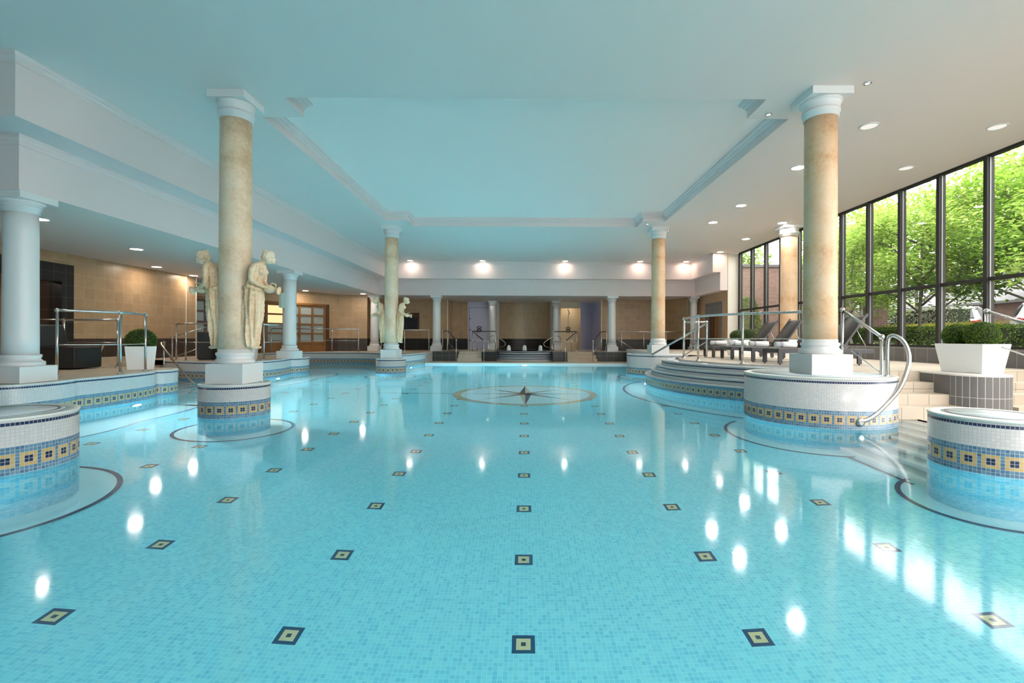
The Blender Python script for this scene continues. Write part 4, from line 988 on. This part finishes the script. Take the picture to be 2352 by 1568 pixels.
dr_ = obj('door_leaf', bm, 'wood', scr, bevel=.004)
bm = new(); box(bm, 1.92, 2.12, .005, .015, 1.62, 1.74); s_ = obj('door_sign', bm, 'paper', dr_)
bm = new(); box(bm, 2.5, 2.62, .0, .07, 0, HT - .12); obj('door_reveal', bm, 'woodd', scr)
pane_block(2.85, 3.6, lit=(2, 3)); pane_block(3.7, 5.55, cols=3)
bm = new(); box(bm, -.02, 5.62, -.09, .05, HT - .10, HT); obj('cornice', bm, 'wood', scr, bevel=.01)
ch = (d1 - d0).length
bm = new(); box(bm, 5.62, 5.78, -.04, .25, 0, HT); obj('end_return', bm, 'woodd', scr)

# small framed picture / internal window at the far left
pw = thing('wall_picture', 'dark framed picture window on the far left wall beside the distant statue', 'picture', (-6.3, 26.27, 2.06))
bm = new(); box(bm, -.52, .52, -.03, .02, -.45, .48); obj('frame', bm, 'woodd', pw)
bm = new(); box(bm, -.30, .44, -.035, -.03, -.40, .22); obj('glass', bm, 'carglass', pw)

# ------------------------------------------------------------------ far spa
spa = thing('spa_pool', 'raised round spa with striped mosaic steps at the far end', 'spa', (0, 24.62, 0))
sr = [1.84, 1.74, 1.64, 1.54]; szt = [.21, .33, .43, .55]
for k in range(4):
    bm = new(); lathe(bm, [(sr[k], FLR if k == 0 else szt[k - 1]), (sr[k], szt[k])], 72); obj('riser', bm, M['spaS'][k], spa)
    bm = new(); lathe(bm, [(sr[k], szt[k]), (sr[k + 1] if k < 3 else 1.40, szt[k])], 72); obj('tread', bm, 'mwhite', spa)
    bm = new(); lathe(bm, [(sr[k] + .003, szt[k] - .055), (sr[k] + .003, szt[k] - .02)], 72); obj('edge_line', bm, 'navy', spa)
bm = new(); lathe(bm, [(1.40, .55), (1.40, .40)], 64); obj('inner_wall', bm, 'mwhite', spa)
bm = new(); disc(bm, (0, 0), 1.40, .50); obj('water', bm, plain('spa_water', C(.25, .28, .30), .1), spa)
for x in (-.80, 0.0, .80):
    bm = new(); lathe(bm, [(.17, .49), (.13, .53), (.105, .60), (.10, .68), (.085, .76), (.05, .81), (.001, .825)], 20, (x, -.35, 0)); obj('bubble_jet', bm, 'foam', spa)
# shower fittings
for x, y, n, c in ((-2.65, 27.95, 'before the lilac door', False), (2.62, 28.86, 'in the cream shower alcove', True)):
    t = thing('shower_valve', 'small black round fitting ' + n, 'shower fitting', (x, y, DK + 1.12), 0, 'black shower fittings')
    m = Matrix.Rotation(PI / 2, 4, 'X')
    bm = new(); tube(bm, [(.09 * math.cos(a * PI / 12), 0, .09 * math.sin(a * PI / 12)) for a in range(24)], .035, 10, True); obj('ring', bm, 'black_rubber', t)
    bm = new(); tube(bm, [(.13 * math.cos(a * PI / 12), 0, .12 + .09 * math.sin(a * PI / 12)) for a in range(0, 13)], .022, 8); obj('hoop', bm, 'black_rubber', t)
    if c:
        bm = new(); tube(bm, [(0, 0, .25), (0, 0, 1.02)], .008, 6); tube(bm, cr([(0, 0, 1.02), (.05, -.03, 1.04), (.07, -.03, 1.1), (.02, -.03, 1.2), (-.02, -.03, 1.25), (.0, -.03, 1.3)], 5), .018, 8); obj('riser_pipe', bm, 'steeld', t)

# ------------------------------------------------------------------ outside
bm = new(); face(bm, [(9.4, -12, .35), (14.5, -12, .45), (14.5, 60, .45), (9.4, 60, .35)]); struct('ground_garden', bm, 'grass', 'garden ground outside the windows')
bm = new(); face(bm, [(14.5, -12, .45), (17, -12, 1.1), (17, 60, 1.1), (14.5, 60, .45)]); face(bm, [(17, -12, 1.1), (60, -12, 1.1), (60, 60, 1.1), (17, 60, 1.1)]); struct('ground_car_park', bm, 'tarmac', 'car park beyond the garden')
bw = thing('brick_wall', 'tall red brick wall beyond the far end of the windows', 'brick wall', (0, 0, 0))
bm = new(); box(bm, 9.6, 17.6, 25.5, 25.9, .3, 5.0); obj('brickwork', bm, 'brick', bw)
bm = new(); box(bm, 9.55, 17.65, 25.42, 25.98, 5.0, 5.14); obj('coping', bm, 'slatesroof', bw)
dp = thing('drainpipe', 'dark drainpipe on the brick wall by the window end', 'drainpipe', (10.9, 25.4, .3)); bm = new(); tube(bm, [(0, 0, 0), (0, 0, 4.4)], .09, 10); obj('pipe', bm, plain('pipe_blue', C(.08, .11, .15), .5), dp)
bb = thing('brick_pillar', 'brick pillar standing among the garden trees', 'pillar', (15.0, 20.6, .4)); bm = new(); box(bm, -.35, .35, -.35, .35, 0, 3.2); obj('brickwork', bm, 'brick', bb); bm = new(); box(bm, -.42, .42, -.42, .42, 3.2, 3.32); obj('cap', bm, 'slatesroof', bb)
hs = thing('low_building', 'low brick building with grey tiled roof beyond the cars', 'building', (0, 0, 0))
bm = new(); box(bm, 29, 37, 10, 48, 1.0, 3.6); obj('wall', bm, 'brick', hs)
bm = new(); face(bm, [(28.3, 9.5, 3.5), (28.3, 48.5, 3.5), (33, 48.5, 6.2), (33, 9.5, 6.2)]); face(bm, [(33, 9.5, 6.2), (33, 48.5, 6.2), (37.7, 48.5, 3.5), (37.7, 9.5, 3.5)]); o = obj('roof', bm, 'slatesroof', hs); so = o.modifiers.new('Solid', 'SOLIDIFY'); so.thickness = .15
bm = new(); box(bm, 28.15, 28.35, 9.5, 48.5, 3.35, 3.5); obj('gutter', bm, 'black_rubber', hs)

def foliage(bm, lay, rnd, c, R, n, size, sq=(1, 1, 1), hollow=.35):
    for i in range(n):
        d = Vector((rnd.gauss(0, 1), rnd.gauss(0, 1), rnd.gauss(0, 1))).normalized(); k = rnd.uniform(hollow, 1) ** .6
        p = Vector(c) + Vector((d.x * sq[0], d.y * sq[1], d.z * sq[2])) * R * k
        v = min(1, max(0, rnd.gauss(.5, .28)))
        leaf_quad(bm, lay, p, Vector((rnd.uniform(-.7, .7), rnd.uniform(-.7, .7), 1)), size * rnd.uniform(.7, 1.3), v, rnd)
def tree(label, x, y, z, h, cr_, seed, leaf, bark='bark', nl=5200, size=.15, tr=.09):
    t = thing('garden_tree', label, 'tree', (x, y, z), 0, 'trees outside the windows'); rnd = random.Random(seed)
    bt = new(); fork = h * .22
    tube(bt, cr([(0, 0, -.1), (.04, .02, fork * .5), (-.03, .03, fork), (.02, 0, h * .78)], 4), [tr * (1 - .06 * i) for i in range(13)], 10)
    tips = [(0, 0, h * .86), (0, 0, h * .6)]
    for i in range(11):
        a = i * 2.4 + rnd.uniform(-.3, .3); z0 = fork + (h * .52) * (i / 11); e = rnd.uniform(.45, 1.0); L = cr_ * rnd.uniform(.65, 1.0)
        p0 = Vector((0, 0, z0)); p2 = p0 + Vector((math.cos(a) * L, math.sin(a) * L, L * e)); p1 = (p0 + p2) / 2 + Vector((rnd.uniform(-.2, .2), rnd.uniform(-.2, .2), .15))
        q = cr([p0, p1, p2], 4); tube(bt, q, [tr * .42 * (1 - .09 * k) for k in range(9)], 7); tips += [tuple(p2), tuple((p1 + p2) / 2), tuple(p1)]
        for s in range(2):
            b2 = p1 + Vector((rnd.uniform(-1, 1), rnd.uniform(-1, 1), rnd.uniform(.1, .9))) * L * .5; tube(bt, [p1, (p1 + b2) / 2 + Vector((0, 0, .06)), b2], [tr * .22, tr * .17, tr * .08], 6); tips.append(tuple(b2))
    obj('trunk', bt, bark, t)
    bm = bmesh.new(); lay = bm.loops.layers.color.new('lc'); per = nl // len(tips)
    for c in tips: foliage(bm, lay, rnd, c, cr_ * .46, per, size, (1, 1, .62), .1)
    obj('crown', bm, leaf, t, merge=False, recalc=False)
tree('bright green tree close outside the nearest window panes', 12.7, 9.6, .4, 5.9, 2.0, 11, 'leafA', nl=9500, size=.17)
tree('dark stemmed green tree outside the second pane from the right', 14.6, 13.6, .45, 6.6, 2.2, 12, 'leafB', nl=9000, size=.18)
tree('bushy green tree in the middle of the glazed wall', 12.6, 15.2, .45, 5.8, 1.8, 13, 'leafA', nl=9000, size=.16)
tree('pale stemmed tree with open branches left of the middle panes', 12.0, 17.6, .4, 5.6, 1.6, 14, 'leafA', 'barkpale', nl=5200, size=.15, tr=.07)
tree('green tree just right of the near ochre column', 14.4, 20.4, .4, 6.6, 2.0, 15, 'leafA', 'barkpale', nl=7500, size=.17)
tree('tall darker tree standing behind the other garden trees', 20.5, 25.0, 1.1, 8.6, 3.2, 16, 'leafB', nl=9000, size=.26, tr=.14)
tree('tall darker tree at the right rear of the car park', 24.5, 18.0, 1.1, 9., 3.3, 17, 'leafB', nl=9000, size=.27, tr=.14)
tree('distant tree rising above the brick wall', 13.0, 31.0, 1.0, 9.5, 2.8, 18, 'leafB', nl=6000, size=.24, tr=.12)
tree('leafy tree at the right edge of the glazed wall', 16.4, 10.8, .6, 7.0, 2.2, 19, 'leafA', nl=8500, size=.18)
tree('tall dark tree behind the cars at the middle of the glazing', 19.0, 16.2, 1.1, 8.2, 2.6, 41, 'leafB', nl=7000, size=.24, tr=.12)
tree('tall dark tree in the gap beyond the brick wall end', 20.5, 31.5, 1.1, 9.0, 3.2, 42, 'leafB', nl=7500, size=.27, tr=.13)
tree('tall dark tree against the roof of the low building', 26.0, 24.5, 1.1, 8.8, 3.2, 43, 'leafB', nl=7500, size=.28, tr=.13)
def hedge(label, x0, x1, y0, y1, z0, z1, n, mat, seed, size=.07, name='hedge'):
    t = thing(name, label, 'hedge', (0, 0, 0), 0, 'garden hedges'); rnd = random.Random(seed)
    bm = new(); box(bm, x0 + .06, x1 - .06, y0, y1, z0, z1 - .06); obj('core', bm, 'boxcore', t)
    bm = bmesh.new(); lay = bm.loops.layers.color.new('lc')
    for i in range(n):
        y = rnd.uniform(y0, y1); s = rnd.random()
        if s < .55: p = Vector((x0 + rnd.gauss(0, .03), y, rnd.uniform(z0, z1))); d = Vector((-1, 0, .3))
        else: p = Vector((rnd.uniform(x0, x1), y, z1 + rnd.gauss(0, .035))); d = Vector((0, 0, 1))
        if rnd.random() < .1: p.y = rnd.choice((y0, y1)); p.x = rnd.uniform(x0, x1); p.z = rnd.uniform(z0, z1); d = Vector((0, -1, 0))
        leaf_quad(bm, lay, p, d + Vector((rnd.uniform(-1, 1), rnd.uniform(-1, 1), rnd.uniform(-1, 1))) * .8, size, rnd.random(), rnd)
    obj('leaves', bm, mat, t, merge=False, recalc=False)
hedge('dark clipped hedge outside the windows behind the trough planter', 12.2, 13.2, 4.0, 19.2, .35, 1.55, 14000, 'leafhedge', 21)
hedge('golden hedge between the dark hedge and the car park', 15.0, 15.9, 15.5, 22.5, .4, 1.75, 5000, 'leafyel', 22)
hedge('low leafy ground cover along the foot of the windows', 9.6, 10.5, 5.0, 19.0, .365, .98, 9000, 'leafA', 23, .10)
hedge('pale flowering bank at the back of the garden', 17.2, 18.2, 19.5, 25.0, 1.05, 2.5, 4000, leafmat('pale_leaves', C(.24, .27, .20), C(.42, .44, .37), .2), 24, .10)
def ivy(label, x0, x1, y, z0, z1, n, seed):
    t = thing('ivy', label, 'climbing plant'); rnd = random.Random(seed); bm = bmesh.new(); lay = bm.loops.layers.color.new('lc')
    for i in range(n):
        z = z0 + (z1 - z0) * rnd.random() ** 1.6; w = (x1 - x0) * (1 - .7 * (z - z0) / (z1 - z0)); x = (x0 + x1) / 2 + rnd.uniform(-.5, .5) * w
        leaf_quad(bm, lay, Vector((x, y - rnd.uniform(.02, .12), z)), Vector((rnd.uniform(-.6, .6), -1, .5)), .11, rnd.random(), rnd)
    obj('leaves', bm, 'leafhedge', t, merge=False, recalc=False)
    bt = new(); tube(bt, [((x0 + x1) / 2, y - .03, z0), ((x0 + x1) / 2 + .1, y - .03, (z0 + z1) / 2), ((x0 + x1) / 2 - .05, y - .03, z1)], .02, 6); obj('stem', bt, 'bark', t)
ivy('dark ivy climbing the brick wall behind the far lounger', 10.8, 13.0, 25.5, .4, 3.4, 1600, 31)
# cars
def car(label, loc, rz):
    t = thing('car', label, 'car', loc, rz, 'parked white cars')
    # sections along x (rear at 0): half width low, z low, z belt, half width belt, z roof, half width roof
    secs = [(0.0, .70, .42, .95, .78, .96, .74), (.10, .84, .34, 1.02, .86, 1.04, .80), (.35, .90, .30, 1.02, .91, 1.42, .66), (.75, .92, .28, 1.00, .92, 1.60, .62), (1.6, .92, .26, .98, .92, 1.65, .62), (2.4, .92, .26, .97, .92, 1.60, .61), (2.95, .92, .28, .96, .91, 1.30, .66), (3.35, .91, .30, .95, .90, 1.0, .84), (4.1, .88, .32, .86, .86, .90, .78), (4.4, .78, .40, .70, .76, .74, .68)]
    rows = []
    for x, wl, zl_, zb, wb, zr, wr2 in secs:
        half = [(wl * .92, zl_), (wl, (zl_ + zb) / 2), (wb, zb), (wr2, zr), (wr2 * .5, zr + .03)]
        rows.append([(x, -a, b) for a, b in half] + [(x, a, b) for a, b in half[::-1]])
    bm = new()
    for A, B in zip(rows, rows[1:]):
        for i in range(len(A)): j = (i + 1) % len(A); face(bm, [A[i], A[j], B[j], B[i]], smooth=True)
    face(bm, rows[0]); face(bm, rows[-1][::-1]); obj('body', bm, 'carwhite', t, bevel=.03)
    bm = new(); face(bm, [(.075, -.70, 1.06), (.075, .70, 1.06), (.36, .58, 1.42), (.36, -.58, 1.42)]); o = obj('rear_window', bm, 'carglass', t); o.modifiers.new('Solid', 'SOLIDIFY').thickness = .03
    for s in (-1, 1):
        bm = new(); face(bm, [(.50, s * .90, 1.06), (2.9, s * .90, 1.04), (2.45, s * .655, 1.52), (.80, s * .655, 1.54)]); o = obj('side_window', bm, 'carglass', t); o.modifiers.new('Solid', 'SOLIDIFY').thickness = .04
        bm = new(); box(bm, -.02, .22, s * .88 - .10 if s > 0 else s * .88 - .02, s * .88 + .02 if s > 0 else s * .88 + .10, .80, .98); box(bm, -.04, .06, s * .45, s * .84, .84, .95) if s > 0 else box(bm, -.04, .06, -.84, -.45, .84, .95); obj('tail_light', bm, 'tail', t, bevel=.02)
        for x in (.8, 3.5):
            m = Matrix.Translation((x, s * .84, .32)) @ Matrix.Rotation(PI / 2, 4, 'X'); bm = new(); lathe(bm, [(.001, -.10), (.20, -.10), (.30, -.08), (.32, -.04), (.32, .06), (.30, .10), (.20, .10), (.001, .08)], 24, mat=m); obj('wheel', bm, 'tyre', t)
        bm = new(); box(bm, .8, 2.4, s * .56 - .015, s * .56 + .015, 1.64, 1.68); obj('roof_bar', bm, 'chrome', t)
    bm = new(); box(bm, -.05, .10, -.75, .75, .42, .60); obj('bumper', bm, 'blackbox', t, bevel=.03)
    bm = new(); box(bm, -.045, .0, -.26, .26, .70, .81); obj('number_plate', bm, 'paper', t)
    bm = new(); box(bm, .30, .48, -.55, .55, 1.48, 1.55); obj('roof_spoiler', bm, 'carwhite', t, bevel=.02)
car('white car parked rear-on, seen left of the thick tree stem', (19.6, 21.9, 1.1), math.radians(38))
car('white car parked at the right edge of the view beyond the hedge', (20.4, 18.6, 1.1), math.radians(48))

# ------------------------------------------------------------------ daylight
w = bpy.data.worlds.new('overcast_sky'); sc.world = w; w.use_nodes = True
nt = w.node_tree; bg = nt.nodes['Background']; bg.inputs[0].default_value = (1., .968, .945, 1); bg.inputs[1].default_value = 3.9
sun = bpy.data.lights.new('sun', 'SUN'); sun.energy = 2.6; sun.angle = math.radians(4); sun.color = (1., .95, .86)
so = bpy.data.objects.new('sun', sun); COL.objects.link(so); so.rotation_euler = Vector((.55, .30, -1.0)).to_track_quat('-Z', 'Y').to_euler()

# ------------------------------------------------------------------ camera
cam = bpy.data.cameras.new('camera'); cam.sensor_width = 36; cam.lens = 1100 / 2352 * 36
cam.shift_x = (1176 - 1205) / 2352; cam.shift_y = -(784 - 775.3) / 2352; cam.clip_end = 300; cam.clip_start = .05
co = bpy.data.objects.new('camera', cam); COL.objects.link(co)
co.matrix_world = Matrix.Translation((0, 0, 1.2)) @ Matrix.Rotation(-.004, 4, 'Y') @ Matrix.Rotation(PI / 2, 4, 'X')
sc.camera = co
vs = sc.view_settings; vs.view_transform = 'Standard'; vs.look = 'None'; vs.exposure = 1.2; vs.gamma = 1.; vs.use_curve_mapping = False
cy = sc.cycles
cy.max_bounces = 9; cy.diffuse_bounces = 4; cy.glossy_bounces = 3; cy.transmission_bounces = 6; cy.transparent_max_bounces = 10
cy.caustics_reflective = True; cy.caustics_refractive = True; cy.blur_glossy = .5; cy.sample_clamp_indirect = 6.
